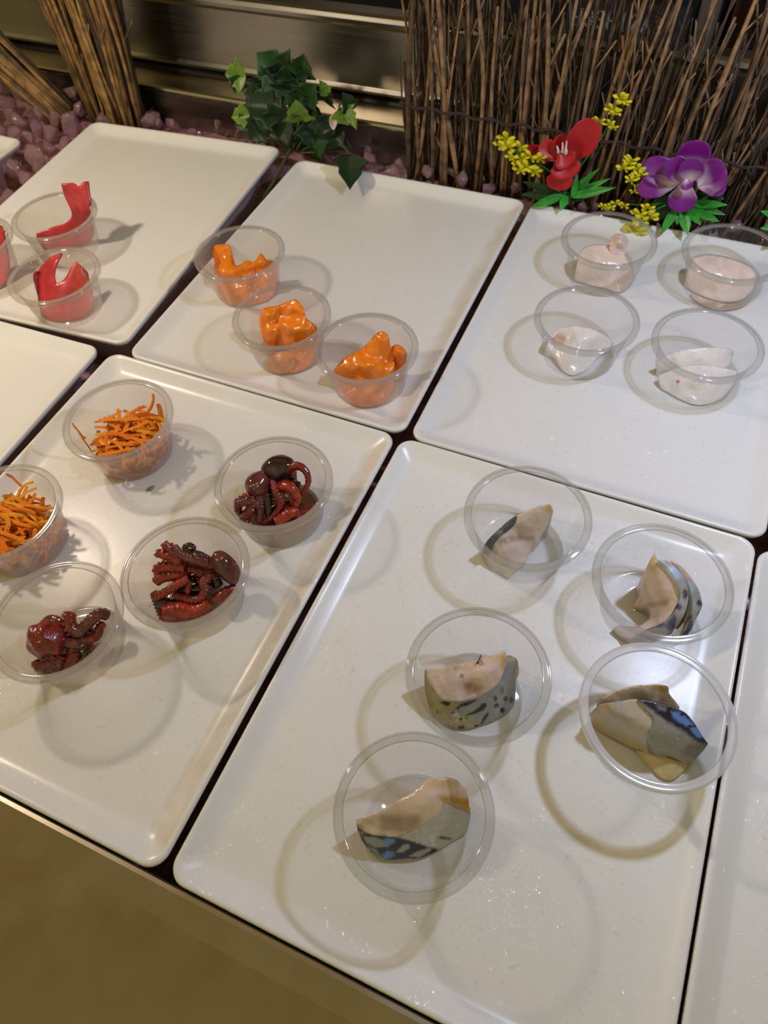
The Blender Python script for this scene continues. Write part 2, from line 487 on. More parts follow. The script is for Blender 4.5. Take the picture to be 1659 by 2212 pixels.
# dark refrigerator cabinet behind the steel band, with its name plate
def refrigerator():
    r = empty('refrigerator', (0.1, 0.60, -0.06))
    tag(r, 'dark appliance behind the twig fence with a grey lettered name plate', 'refrigerator')
    b = MB(); b.box((-1.0, 0.56, -0.06), (atY(1549, 60, 0.56).x, 0.60, 0.60)); b.obj('body', M_DARK, r, smooth=False)
    Y = 0.555
    p0, p1, p2 = atY(1238, 22, Y), atY(1460, 62, Y), atY(1250, 66, Y)
    h = (p0.z - p2.z)
    # name plate, level with the cabinet
    x0, x1 = p0.x, p1.x
    zc = (atY(1350, 47, Y)).z
    b = MB(); b.box((x0 - 0.006, Y - 0.001, zc - 0.017), (x1 + 0.012, Y + 0.005, zc + 0.017)); pl = b.obj('name_plate', M_PLATE, r, smooth=False)
    letters = 'HOSHIZAKI'
    wl = (x1 - x0) / len(letters)
    hh = 0.0155
    st = 0.0022
    glyph = {
        'H': [((.12, 0), (.12, 1)), ((.88, 0), (.88, 1)), ((.12, .5), (.88, .5)), ((0, 0), (.26, 0)), ((.74, 0), (1, 0)), ((0, 1), (.26, 1)), ((.74, 1), (1, 1))],
        'O': [((.5 + .44 * math.cos(2 * PI * k / 12), .5 + .5 * math.sin(2 * PI * k / 12)), (.5 + .44 * math.cos(2 * PI * (k + 1) / 12), .5 + .5 * math.sin(2 * PI * (k + 1) / 12))) for k in range(12)],
        'S': [((.88, .78), (.7, 1)), ((.7, 1), (.3, 1)), ((.3, 1), (.12, .78)), ((.12, .78), (.3, .55)), ((.3, .55), (.7, .45)), ((.7, .45), (.88, .22)), ((.88, .22), (.7, 0)), ((.7, 0), (.3, 0)), ((.3, 0), (.12, .22))],
        'I': [((.5, 0), (.5, 1)), ((.34, 0), (.66, 0)), ((.34, 1), (.66, 1))],
        'Z': [((.1, 1), (.9, 1)), ((.9, 1), (.1, 0)), ((.1, 0), (.9, 0)), ((.1, 1), (.1, .82)), ((.9, 0), (.9, .18))],
        'A': [((.08, 0), (.5, 1)), ((.5, 1), (.92, 0)), ((.26, .38), (.74, .38)), ((0, 0), (.2, 0)), ((.8, 0), (1, 0))],
        'K': [((.14, 0), (.14, 1)), ((.14, .42), (.85, 1)), ((.4, .58), (.9, 0)), ((0, 0), (.28, 0)), ((0, 1), (.28, 1)), ((.75, 1), (1, 1)), ((.78, 0), (1, 0))]}
    b = MB()
    for i, ch in enumerate(letters):
        ox = x0 + i * wl + wl * 0.11
        for (a0, a1), (c0, c1) in glyph[ch]:
            A = Vector((ox + a0 * wl * .78, 0, zc - hh / 2 + a1 * hh)); B = Vector((ox + c0 * wl * .78, 0, zc - hh / 2 + c1 * hh))
            d = (B - A).normalized(); nn = Vector((-d.z, 0, d.x)) * (st / 2 if abs(d.z) > .5 else st / 3.2)
            A -= d * st * .2; B += d * st * .2
            V = []
            for y in (Y - 0.0022, Y - 0.0005):
                for q in (A + nn, B + nn, B - nn, A - nn):
                    V.append((q.x, y, q.z))
            b.add(V, [(0, 1, 2, 3), (7, 6, 5, 4), (0, 4, 5, 1), (1, 5, 6, 2), (2, 6, 7, 3), (3, 7, 4, 0)])
    b.obj('lettering', M_LETTER, pl, smooth=False)
    # dull metal door post at the right end
    q0, q1 = atY(1500, 60, 0.55), atY(1545, 60, 0.55)
    b = MB(); b.box((q0.x, 0.55, -0.06), (q1.x, 0.60, 0.60)); add_bevel(b.obj('door_post', M_FRAME, r, smooth=False), 0.003)


refrigerator()
q0, q1 = atY(1552, 60, 0.58), atY(1625, 60, 0.58)
b = MB(); b.box((q0.x + 0.010, 0.575, -0.06), (q1.x, 0.60, 0.60))
tag(b.obj('storage_panel', M_MAROON, base=(q0.x, 0.58, -0.06), smooth=False), 'narrow maroon panel beside the metal post behind the twig fence', 'panel')
b = MB(); b.box((q0.x - 0.10, 0.605, -0.06), (0.9, 0.62, 0.60))
tag(b.obj('wall_right', M_DARK, base=(q1.x, 0.6, -0.06), smooth=False), kind='structure')
# bamboo pole
V, F = [], []
p0 = atY(1652, 110, 0.50)
path = [(p0.x + 0.02 * 0, 0.50, -0.06 + 0.56 * k / 28) for k in range(29)]
V, F = tube(path, [0.011 * (1.10 if k % 7 == 3 else 1.0) for k in range(29)], 16)
tag(mesh_obj('bamboo_pole', V, F, M_BAMBOO, base=(p0.x, 0.50, -0.06)), 'upright yellow bamboo pole behind the leaning twigs', 'pole')


# ================================================================== TRAYS
def rrect(hw, hd, r, n=9):
    P = []
    for cx, cy, a0 in ((hw - r, hd - r, 0), (-hw + r, hd - r, PI / 2), (-hw + r, -hd + r, PI), (hw - r, -hd + r, 1.5 * PI)):
        for k in range(n):
            a = a0 + (PI / 2) * k / (n - 1)
            P.append((cx + r * math.cos(a), cy + r * math.sin(a)))
    return P


def tray(cx, cy, w, d, rot, label, stain_side=None, stain=1.0, z=0.0, mat=None):
    rings = [(0.0300, -0.0572), (0.0290, -0.0568), (0.0270, -0.034), (0.0220, -0.0296), (0.0180, -0.020), (0.0060, -0.0085), (0.0008, -0.0048), (0.0, -0.0022), (0.0003, -0.0010), (0.0010, -0.0002), (0.0020, 0.0), (0.0031, -0.0003),
             (0.0046, -0.0012), (0.0070, -0.0028), (0.0120, -0.0061), (0.0150, -0.0074), (0.0180, -0.0079), (0.0215, -0.0080), (0.030, -0.0080)]
    V, F, st = [], [], []
    n = 36
    for ins, zz in rings:
        r = max(0.0115 - ins * 0.35, 0.006)
        for (x, y) in rrect(w / 2 - ins, d / 2 - ins, r):
            V.append((x, y, zz))
            s = 0.0
            if stain_side and 0.0035 < ins < 0.019:
                if 'r' in stain_side and x > w / 2 - ins - 0.002: s = stain
            st.append(s)
    m = len(rings)
    # cut the long straight runs so stains can follow them: the ring corners already carry 9 points each
    for i in range(m - 1):
        for k in range(n):
            F.append((i * n + k, i * n + (k + 1) % n, (i + 1) * n + (k + 1) % n, (i + 1) * n + k))
    F.append(tuple(range(n - 1, -1, -1)))
    F.append(tuple((m - 1) * n + k for k in range(n)))
    me = bpy.data.meshes.new('serving_tray'); me.from_pydata(V, [], F); me.update()
    me.polygons.foreach_set('use_smooth', [True] * len(me.polygons))
    me.materials.append(mat or M_TRAY)
    a = me.attributes.new('stain', 'FLOAT', 'POINT'); a.data.foreach_set('value', st)
    o = bpy.data.objects.new('serving_tray', me); COL.objects.link(o)
    o.location = (cx, cy, z); o.rotation_euler = (0, 0, math.radians(rot))
    tag(o, label, 'tray', 'white rectangular serving trays')
    return o


TR = {}
TR['mackerel'] = tray(0.1330, -0.1658, 0.2650, 0.3384, 0.0, 'white serving tray carrying the five cups of mackerel', mat=M_TRAY_WET)
TR['squid'] = tray(0.1372, 0.1742, 0.2650, 0.3380, 0.2, 'white serving tray carrying the four cups of white squid', mat=M_TRAY_WET)
TR['salmon'] = tray(-0.1342, 0.1744, 0.2660, 0.3386, 0.35, 'white serving tray carrying the three cups of orange salmon', 'r', 0.30, mat=M_TRAY_DAMP)
TR['octopus'] = tray(-0.1425, -0.1657, 0.2770, 0.3386, 0.0, 'white serving tray carrying the cups of carrot and octopus', 'r', 0.42, mat=M_TRAY_WET)
a_ = math.radians(3.8)
bx, by, tw, td = -0.2985, 0.3590, 0.2580, 0.3455
TR['tuna'] = tray(bx + (-tw / 2) * math.cos(a_) + (td / 2) * math.sin(a_), by + (-tw / 2) * math.sin(a_) - (td / 2) * math.cos(a_), tw, td, 3.8, 'white serving tray carrying the cups of red tuna')
TR['front_left'] = tray(-0.2935 - 0.1 * math.cos(math.radians(1.4)) + 0.166 * math.sin(math.radians(1.4)), 0.0042 - 0.1 * math.sin(math.radians(1.4)) - 0.166 * math.cos(math.radians(1.4)), 0.2000, 0.3320, 1.4, 'empty white serving tray across the wide dark gap from the carrot cups')
TR['far_left'] = tray(-0.6165 - 0.1330, 0.2805 - 0.1675, 0.2650, 0.3350, -1.5, 'white serving tray lying apart in the mauve ice at the left edge of the photo')
TR['right_front'] = tray(0.2672 + 0.1325, -0.1680, 0.2650, 0.3350, 0.0, 'empty white serving tray right of the mackerel tray, with water drops', mat=M_TRAY_WET)
TR['right_back'] = tray(0.2730 + 0.1325, 0.1745, 0.2650, 0.3350, 0.2, 'white serving tray right of the squid tray, only its corner in view')

# ================================================================== CUPS
RC, HC, RB = 0.0422, 0.0410, 0.0300


def cup_radius(z):
    """inner radius of a cup at height z above the tray floor"""
    t = min(max(z / 0.0355, 0), 1)
    return RB - 0.0006 + (0.0362 - RB) * t


def make_cup(body_mat, rim_mat, name='portion_cup'):
    t = empty(name, (0, 0, 0))
    # body: outer wall down, base ring, raised base, then the inner wall back up
    prof = [(0.0374, 0.0400), (0.0368, 0.0372), (0.0364, 0.0362), (0.0362, 0.0355), (RB + 0.0006, 0.0022), (RB + 0.0001, 0.0008), (RB - 0.0010, 0.0001), (RB - 0.0032, 0.0001), (RB - 0.0044, 0.0010), (0.0002, 0.0010),
            (0.0002, 0.0016), (RB - 0.0047, 0.0016), (RB - 0.0030, 0.0009), (RB - 0.0014, 0.0010), (RB - 0.0006, 0.0018), (RB + 0.0001, 0.0030), (0.0357, 0.0357), (0.0360, 0.0366), (0.0364, 0.0376), (0.0370, 0.0401)]
    V, F = lathe(prof, 96, True)
    fix_normals(mesh_obj('body', V, F, body_mat, t))
    # rolled rim
    prof = [(0.0368, 0.0400), (0.0372, 0.0406), (0.0382, 0.0408), (0.0392, 0.0406), (0.0404, 0.0409), (0.0414, 0.0410), (0.0420, 0.0406), (0.0422, 0.0396), (0.0421, 0.0376), (0.0417, 0.0371), (0.0414, 0.0376), (0.0414, 0.0392), (0.0408, 0.0401), (0.0396, 0.0399), (0.0384, 0.0400), (0.0376, 0.0398)]
    V, F = lathe(prof, 96, True)
    fix_normals(mesh_obj('rim', V, F, rim_mat, t))
    return t


def dup(root, loc):
    r = root.copy(); COL.objects.link(r); r.location = loc
    for ch in list(root.children):
        c = ch.copy(); COL.objects.link(c); c.parent = r
    return r


cups = {
    'M1': (0.1166, -0.0563, 'c', 'clear cup holding a triangular mackerel slice with a thin skin edge, farthest mackerel cup'),
    'M2': (0.2072, -0.0728, 'c', 'clear cup holding two curved mackerel slices with blue skin, touching the bright-rimmed cup'),
    'M3': (0.1223, -0.1723, 'c', 'clear cup holding the mackerel slice the ant sits on'),
    'M4': (0.2210, -0.1575, 'b', 'clear cup with a shining white rim, holding mackerel with a blue stripe'),
    'M5': (0.1165, -0.2570, 'c', 'clear cup holding the mackerel piece with brown fat, nearest cup to the steel counter'),
    'S1': (0.0962, 0.2583, 'c', 'clear cup holding squid with a small curled bit, below the red flower'),
    'S2': (0.1996, 0.2733, 'c', 'clear cup holding a flat squid block, at the right edge behind the two squid strips'),
    'S3': (0.1042, 0.1475, 'c', 'clear cup holding one folded squid piece, nearest squid cup to the salmon tray'),
    'S4': (0.1984, 0.1506, 'c', 'clear cup holding two squid strips lying one behind the other'),
    'L1': (-0.2141, 0.1303, 'm', 'milky cup of salmon standing beside the dark gap to the tuna tray'),
    'L2': (-0.1348, 0.0650, 'm', 'milky cup of tall crumpled salmon, middle one of the three salmon cups'),
    'L3': (-0.0512, 0.0547, 'm', 'milky cup of rounded salmon folds, nearest salmon cup to the squid tray'),
    'T1': (-0.4230, 0.1214, 'm', 'milky cup with a tuna slice standing up over its rim'),
    'T2': (-0.3610, 0.0438, 'm', 'milky cup holding a curled ring-shaped tuna slice'),
    'T3': (None, None, 'm', 'milky cup of tuna cut off by the left edge of the photo'),
    'C1': (-0.1979, -0.0827, 'm', 'milky cup of shredded carrot standing wholly in view beside the dark gap'),
    'C2': (-0.2239, -0.1856, 'm', 'milky cup of shredded carrot cut off by the left edge of the photo'),
    'O1': (-0.0563, -0.0932, 'm', 'milky cup holding octopus with a black head, farthest of the octopus cups'),
    'O2': (-0.0756, -0.1778, 'm', 'milky cup holding octopus with a smooth brown head against its wall, middle octopus cup'),
    'O3': (-0.1335, -0.2384, 'm', 'milky cup holding octopus with a round red head, nearest octopus cup to the steel counter'),
}
p = at(-70, 520, 0.033)
cups['T3'] = (p.x, p.y) + cups['T3'][2:]
protos = {'c': make_cup(M_CLEAR, M_CLEAR_RIM), 'm': make_cup(M_MILKY, M_MILKY_RIM), 'b': make_cup(M_CLEAR, M_BRIGHT_RIM)}
used = set()
CZ = FL + 0.0001
for k, (x, y, kind, label) in cups.items():
    if kind not in used:
        o = protos[kind]; o.location = (x, y, CZ); used.add(kind)
    else:
        o = dup(protos[kind], (x, y, CZ))
    tag(o, label, 'cup', 'plastic portion cups of seafood on the trays')
CUPC = {k: (v[0], v[1]) for k, v in cups.items()}


# ================================================================== FOOD: solids drawn over their cup
class View:
    """crop of the photograph: scale and offset turn crop coordinates into photograph pixels"""
    def __init__(self, s, ox, oy): self.s, self.ox, self.oy = s, ox, oy
    def px(self, p): return (p[0] / self.s + self.ox, p[1] / self.s + self.oy)


def clamp_cup(P, cup, m=0.0006):
    if cup is None: return P
    c = CUPC[cup]
    z = P.z - FL
    if z > HC + 0.004: return P
    R = cup_radius(z) - m
    if z > 0.0355: R = 0.0362 - m
    dx, dy = P.x - c[0], P.y - c[1]
    r = math.hypot(dx, dy)
    if r > R:
        P = Vector((c[0] + dx * R / r, c[1] + dy * R / r, P.z))
    return P


def tps(C, Z):
    C = np.array(C, float); Z = np.array(Z, float)
    sc = max(np.ptp(C[:, 0]), np.ptp(C[:, 1])); c0 = C.mean(0)
    X = (C - c0) / sc
    n = len(X)
    d2 = ((X[:, None] - X[None]) ** 2).sum(-1)
    K = np.where(d2 > 0, d2 * np.log(d2 + 1e-12), 0) * 0.5 + np.eye(n) * 2e-3
    Pm = np.hstack([np.ones((n, 1)), X])
    A = np.block([[K, Pm], [Pm.T, np.zeros((3, 3))]])
    w = np.linalg.solve(A, np.concatenate([Z, np.zeros(3)]))

    def f(Q):
        Y = (np.array(Q, float) - c0) / sc
        e2 = ((Y[:, None] - X[None]) ** 2).sum(-1)
        U = np.where(e2 > 0, e2 * np.log(e2 + 1e-12), 0) * 0.5
        return U @ w[:n] + np.hstack([np.ones((len(Y), 1)), Y]) @ w[n:]
    return f


def inside(p, poly):
    x, y = p; r = False
    n = len(poly)
    for i in range(n):
        x0, y0 = poly[i][:2]; x1, y1 = poly[i - 1][:2]
        if (y0 > y) != (y1 > y) and x < (x1 - x0) * (y - y0) / (y1 - y0) + x0:
            r = not r
    return r


def seg_dist(p, poly):
    P = np.array([q[:2] for q in poly], float); Q = np.roll(P, -1, 0); d = Q - P
    t = np.clip(((np.array(p) - P) * d).sum(1) / np.maximum((d * d).sum(1), 1e-9), 0, 1)
    return float(np.sqrt(((P + d * t[:, None] - np.array(p)) ** 2).sum(1).min()))


def relief(name, view, cup, outline, inner, mat, col, paint=(), step=None, rough=0.0003, parent=None, lift=0.0017, smooth_outline=True, wob=0.25):
    """a solid with the photographed outline: heights (mm above the cup floor) at outline and inner points, closed down to the floor"""
    out3 = catmull(list(outline) + [outline[0]], max(len(outline) * 5, 40))[:-1] if smooth_outline else np.array(outline, float)
    poly = [(q[0], q[1]) for q in out3]
    xs = [q[0] for q in poly]; ys = [q[1] for q in poly]
    if step is None: step = max(max(xs) - min(xs), max(ys) - min(ys)) / 34
    ctl = [(q[0], q[1]) for q in outline] + [(q[0], q[1]) for q in inner]
    zz = [q[2] for q in outline] + [q[2] for q in inner]
    f = tps(ctl, zz)
    pts = list(poly)
    y = min(ys); row = 0
    while y < max(ys):
        x = min(xs) + (step / 2 if row % 2 else 0)
        while x < max(xs):
            if inside((x, y), poly) and seg_dist((x, y), poly) > step * 0.55:
                pts.append((x, y))
            x += step
        y += step * 0.87; row += 1
    nb = len(poly)
    vv, ee, ff, _, _, _ = delaunay_2d_cdt([Vector(q) for q in pts], [(i, (i + 1) % nb) for i in range(nb)], [], 1, 1e-6)
    Q = [(v[0], v[1]) for v in vv]
    Z = np.maximum(f(Q), 0.0) * 0.001
    W, cols = [], []
    for (x, y), z in zip(Q, Z):
        nz = noise.noise(Vector((x * 0.02, y * 0.02, 3.1))) + 0.5 * noise.noise(Vector((x * 0.06, y * 0.06, 1.7)))
        z = max(z + nz * rough, 0)
        px, py = view.px((x, y))
        W.append(clamp_cup(at(px, py, FL + lift + z), cup))
        c = np.array(col[:3], float)
        jx = x + 9 * wob * noise.noise(Vector((x * 0.05, y * 0.05, 9))) * view.s / 3
        jy = y + 9 * wob * noise.noise(Vector((x * 0.05, y * 0.05, 19))) * view.s / 3
        for pt in paint:
            if pt[0] == 'dot':
                _, cx, cy, rx, ry, cc = pt
                d = math.hypot((jx - cx) / rx, (jy - cy) / ry)
                w = min(max((1.25 - d) / 0.5, 0), 1)
            else:
                _, pg, soft, cc = pt
                dd = seg_dist((jx, jy), pg) * (1 if inside((jx, jy), pg) else -1)
                w = min(max((dd + soft) / (2 * soft), 0), 1)
            c = c * (1 - w) + np.array(cc) * w
        cols.append(c)
    F = [tuple(t) for t in ff]
    # boundary edges, closed down to the floor
    cnt = {}
    for t in F:
        for a, b2 in zip(t, t[1:] + t[:1]):
            cnt[(a, b2)] = 1
    edge = {a: b2 for (a, b2) in cnt if (b2, a) not in cnt}
    low = {}
    floor = FL + lift - 0.0002
    for a in edge:
        low[a] = len(W)
        q = W[a]
        W.append(clamp_cup(Vector((q.x, q.y, floor)), cup)); cols.append(cols[a])
    for a, b2 in edge.items():
        F.append((b2, a, low[a], low[b2]))
    loop = []; s0 = next(iter(edge)); a = s0
    while True:
        loop.append(low[a]); a = edge.get(a)
        if a is None or a == s0: break
    if len(loop) > 2: F.append(tuple(reversed(loop)))
    c = CUPC[cup] if cup else (W[0].x, W[0].y)
    if parent is None:
        o = mesh_obj(name, W, F, mat, base=(sum(v.x for v in W) / len(W), sum(v.y for v in W) / len(W), FL + lift), cols=cols)
    else:
        o = mesh_obj(name, W, F, mat, parent, cols=cols)
    fix_normals(o)
    return o


def ribbon(name, view, cup, A, B, mat, colf, thick=0.0035, n=34, m=9, notch=None, wave=0.0006, lift=0.0018, seed=0):
    """a slice swept between two edge curves given as (x, y, mm above the floor), with real thickness"""
    A = catmull(A, n); B = catmull(B, n)
    G = []
    for i in range(n):
        rowp = []
        for j in range(m):
            t = j / (m - 1)
            q = A[i] * (1 - t) + B[i] * t
            if notch is not None:
                k = notch(t)
                if k > 0 and i < 5:
                    q = q + ((A[5] * (1 - t) + B[5] * t) - q) * k * (1 - i / 5)
            px, py = view.px(q)
            P = at(px, py, FL + lift + max(q[2], 0) * 0.001)
            rowp.append(P)
        G.append(rowp)
    V = []
    nr = []
    for i in range(n):
        for j in range(m):
            du = G[min(i + 1, n - 1)][j] - G[max(i - 1, 0)][j]
            dv = G[i][min(j + 1, m - 1)] - G[i][max(j - 1, 0)]
            N = du.cross(dv)
            N = N.normalized() if N.length > 1e-12 else Vector((0, 0, 1))
            nr.append(N)
    if sum((N.dot(CAM_LOC - G[i // m][i % m]) > 0) for i, N in enumerate(nr)) < len(nr) / 2:
        nr = [-N for N in nr]
    cols = []
    for side in (0, 1):
        for i in range(n):
            for j in range(m):
                t = j / (m - 1)
                e = 1.0 - 0.55 * abs(2 * t - 1) ** 6
                N = nr[i * m + j]
                w = wave * noise.noise(Vector((i * 0.25 + seed, j * 0.5, seed)))
                P = G[i][j] - N * (thick * e if side else 0.0) + N * (w - (1 - e) * thick * 0.4 * (0 if side else 1))
                P.z = max(P.z, FL + lift)
                V.append(clamp_cup(P, cup)); cols.append(colf(i / (n - 1), t))
    F = []
    o2 = n * m
    for i in range(n - 1):
        for j in range(m - 1):
            a, b2, c, d = i * m + j, i * m + j + 1, (i + 1) * m + j + 1, (i + 1) * m + j
            F.append((a, b2, c, d)); F.append((o2 + d, o2 + c, o2 + b2, o2 + a))
    for i in range(n - 1):
        F.append((i * m, (i + 1) * m, o2 + (i + 1) * m, o2 + i * m))
        F.append((i * m + m - 1, o2 + i * m + m - 1, o2 + (i + 1) * m + m - 1, (i + 1) * m + m - 1))
    for j in range(m - 1):
        F.append((j, o2 + j, o2 + j + 1, j + 1))
        k = (n - 1) * m
        F.append((k + j, k + j + 1, o2 + k + j + 1, o2 + k + j))
    base = (sum(v.x for v in V) / len(V), sum(v.y for v in V) / len(V), FL + lift)
    o = mesh_obj(name, V, F, mat, base=base, cols=cols)
    fix_normals(o)
    return o


# ------------------------------------------------------------------ tuna
vT = View(3.606, 0, 340)
def tuna_col(u, t):
    k = 0.75 + 0.35 * noise.noise(Vector((u * 3, t * 5, 2)))
    return (0.56 * k + 0.04, 0.018 + 0.012 * k, 0.03 + 0.01 * k)
def tuna_col2(u, t):
    c = np.array(tuna_col(u, t)); w = max(0, (u - 0.72) / 0.28)
    return tuple(c * (1 - w) + np.array((0.62, 0.10, 0.05)) * w)
o = ribbon('tuna_slice', vT, 'T1',
           [(475, 205, 62), (498, 300, 52), (545, 400, 42), (553, 470, 32), (500, 522, 24), (400, 545, 20), (285, 600, 17)],
           [(690, 185, 60), (702, 300, 50), (722, 430, 37), (735, 560, 18), (690, 668, 3), (480, 722, 0), (285, 720, 0)],
           M_TUNA, tuna_col, 0.0040, 44, 13, lambda t: 0.55 * max(0, 1 - abs(t - 0.62) / 0.16))
tag(o, 'red tuna slice standing up above its cup rim with a split tip', 'tuna', 'raw tuna slices in cups')
o = ribbon('tuna_slice', vT, 'T2',
           [(478, 742, 41), (440, 820, 37), (418, 920, 29), (440, 985, 24), (500, 942, 26), (548, 862, 32), (590, 805, 36)],
           [(385, 775, 38), (290, 880, 28), (235, 1060, 10), (330, 1240, 0), (500, 1285, 0), (720, 1200, 1), (692, 900, 24)],
           M_TUNA, tuna_col2, 0.0038, 44, 13, seed=3)
tag(o, 'red tuna slice curled into a ring in its cup, paler at one end', 'tuna', 'raw tuna slices in cups')
o = ribbon('tuna_slice', vT, 'T2',
           [(168, 905, 26), (160, 1000, 17), (172, 1120, 5)], [(288, 885, 30), (262, 960, 22), (258, 1130, 6)], M_TUNA, tuna_col, 0.004, 20, 9, seed=6)
tag(o, 'short red tuna slice upright beside the ring-shaped one, against the cup wall', 'tuna', 'raw tuna slices in cups')
o = ribbon('tuna_slice', vT, 'T3',
           [(-20, 520, 46), (-60, 620, 36), (-70, 720, 24), (-120, 800, 18), (-220, 830, 16)], [(40, 575, 44), (60, 690, 34), (70, 800, 20), (60, 1000, 1), (-150, 1060, 0)], M_TUNA, tuna_col, 0.004, 30, 11, seed=8)
tag(o, 'red tuna slice cut off by the left edge of the photo', 'tuna', 'raw tuna slices in cups')

# ------------------------------------------------------------------ salmon
vL = View(3.072, 380, 460)
SAL = (0.88, 0.23, 0.008); PALE = (0.86, 0.30, 0.06)
def fatlines(a, b2, n, length, ang, w=4):
    out = []
    for i in range(n):
        t = (i + 0.5) / n
        x = a[0] * (1 - t) + b2[0] * t; y = a[1] * (1 - t) + b2[1] * t
        dx, dy = math.cos(ang) * length / 2, math.sin(ang) * length / 2
        nx, ny = -math.sin(ang) * w, math.cos(ang) * w
        out.append(('poly', [(x - dx, y - dy), (x + nx, y + ny), (x + dx, y + dy), (x - nx, y - ny)], 5, PALE))
    return out
SG = 'raw salmon slices in cups'
o = relief('salmon_slice', vL, 'L1',
           [(240, 215, 34), (355, 215, 34), (375, 330, 25), (420, 345, 24), (470, 315, 26), (520, 322, 25), (565, 268, 31), (600, 310, 28), (640, 318, 26), (690, 370, 18), (690, 430, 10), (640, 550, 0), (550, 598, 0), (430, 612, 0), (330, 588, 0), (268, 500, 3), (245, 400, 11), (238, 300, 23)],
           [(300, 250, 31), (300, 330, 22), (300, 390, 23), (330, 440, 14), (400, 400, 22), (430, 430, 15), (480, 355, 25), (520, 375, 18), (560, 330, 30), (600, 360, 22), (400, 500, 11), (480, 470, 15), (560, 480, 9), (620, 430, 17)],
           M_SALMON, SAL, fatlines((280, 420), (620, 400), 5, 60, 0.4), rough=0.0012)
tag(o, 'orange salmon slice with one upright flat end, beside the gap to the tuna tray', 'salmon', SG)
o = relief('salmon_slice', vL, 'L2',
           [(552, 700, 29), (580, 635, 36), (640, 620, 38), (680, 612, 41), (750, 585, 43), (800, 575, 45), (850, 635, 42), (860, 690, 38), (930, 750, 30), (935, 790, 26), (915, 900, 10), (905, 1000, 1), (800, 1062, 0), (740, 1040, 1), (760, 940, 5), (700, 880, 10), (600, 860, 15), (560, 770, 23)],
           [(620, 680, 37), (690, 660, 35), (660, 720, 27), (720, 690, 33), (760, 640, 41), (790, 700, 33), (720, 740, 34), (640, 780, 28), (700, 800, 22), (800, 790, 30), (800, 850, 14), (870, 790, 30), (760, 860, 20), (840, 940, 8), (880, 880, 14)],
           M_SALMON, SAL, fatlines((640, 700), (860, 800), 6, 60, 1.1), rough=0.0014)
tag(o, 'crumpled orange salmon slice standing tallest, middle one of the salmon cups', 'salmon', SG)
o = relief('salmon_slice', vL, 'L2',
           [(592, 980, 4), (640, 940, 9), (700, 920, 12), (760, 930, 11), (790, 990, 6), (740, 1062, 0), (670, 1070, 0), (605, 1030, 0)], [(690, 970, 9), (660, 1020, 4)], M_SALMON, PALE, rough=0.0008)
tag(o, 'pale salmon flap low against the wall under the tallest crumpled slice', 'salmon', SG)
o = relief('salmon_slice', vL, 'L3',
           [(1050, 1040, 18), (1120, 960, 24), (1240, 895, 30), (1320, 810, 40), (1370, 785, 44), (1410, 815, 42), (1425, 890, 33), (1450, 960, 26), (1445, 1050, 18), (1440, 1150, 6), (1400, 1240, 0), (1290, 1285, 0), (1180, 1270, 0), (1080, 1200, 0), (1040, 1120, 5)],
           [(1300, 880, 35), (1380, 850, 40), (1200, 950, 30), (1250, 960, 26), (1340, 930, 29), (1400, 980, 22), (1150, 1000, 24), (1200, 1030, 26), (1175, 1075, 13), (1300, 1010, 29), (1380, 1040, 22), (1120, 1060, 17), (1260, 1080, 16), (1350, 1080, 18), (1200, 1160, 8), (1330, 1160, 9)],
           M_SALMON, SAL, fatlines((1120, 1000), (1380, 960), 6, 70, 0.9), rough=0.0014)
tag(o, 'orange salmon slice folded to a rounded peak, nearest to the squid tray', 'salmon', SG)
o = relief('salmon_slice', vL, 'L3',
           [(1428, 890, 32), (1470, 872, 36), (1520, 905, 33), (1532, 955, 26), (1500, 1010, 18), (1452, 1060, 10), (1448, 980, 20)], [(1485, 925, 35), (1480, 980, 24)], M_SALMON, (0.80, 0.21, 0.02), rough=0.0006)
tag(o, 'small rounded salmon lobe at the wall beside the folded peak', 'salmon', SG)

# ------------------------------------------------------------------ squid
vS = View(2.7696, 1060, 420)
SQ = (0.78, 0.62, 0.53); SQW = (0.80, 0.72, 0.67)
QG = 'raw squid pieces in cups'
o = relief('squid_piece', vS, 'S1',
           [(540, 330, 24), (600, 302, 26), (710, 302, 26), (770, 330, 24), (820, 395, 21), (855, 470, 10), (845, 525, 2), (775, 585, 0), (690, 562, 0), (590, 540, 0), (515, 500, 4), (513, 430, 14)],
           [(680, 380, 23), (680, 430, 19), (600, 430, 18), (760, 450, 16), (690, 505, 7)], M_SQUID, SQ, rough=0.0006)
tag(o, 'pale pink squid block under the small curled bit', 'squid', QG)
o = relief('squid_piece', vS, 'S1',
           [(722, 252, 31), (760, 236, 34), (805, 245, 34), (822, 290, 29), (802, 348, 22), (745, 352, 23), (716, 310, 27)], [(775, 290, 34), (765, 330, 24), (745, 320, 27)], M_SQUID, (0.74, 0.56, 0.48), rough=0.0008, lift=0.004)
tag(o, 'small curled squid bit resting on the pale squid block', 'squid', QG)
o = relief('squid_piece', vS, 'S2',
           [(1215, 372, 20), (1300, 358, 22), (1420, 375, 22), (1540, 420, 20), (1588, 475, 17), (1570, 560, 6), (1500, 628, 1), (1400, 640, 1), (1280, 610, 1), (1195, 560, 2), (1180, 480, 12), (1192, 405, 18)],
           [(1400, 450, 21), (1400, 520, 15), (1300, 580, 4), (1280, 450, 20), (1500, 500, 16)], M_SQUID, SQ, rough=0.0005)
tag(o, 'smooth pink-white squid block filling the cup at the right edge', 'squid', QG)
o = relief('squid_piece', vS, 'S2',
           [(1200, 585, 3), (1300, 628, 4), (1420, 652, 4), (1510, 642, 3), (1480, 680, 0), (1380, 695, 0), (1270, 660, 0), (1205, 618, 0)], [], M_SQUID, (0.66, 0.52, 0.45), rough=0.0004)
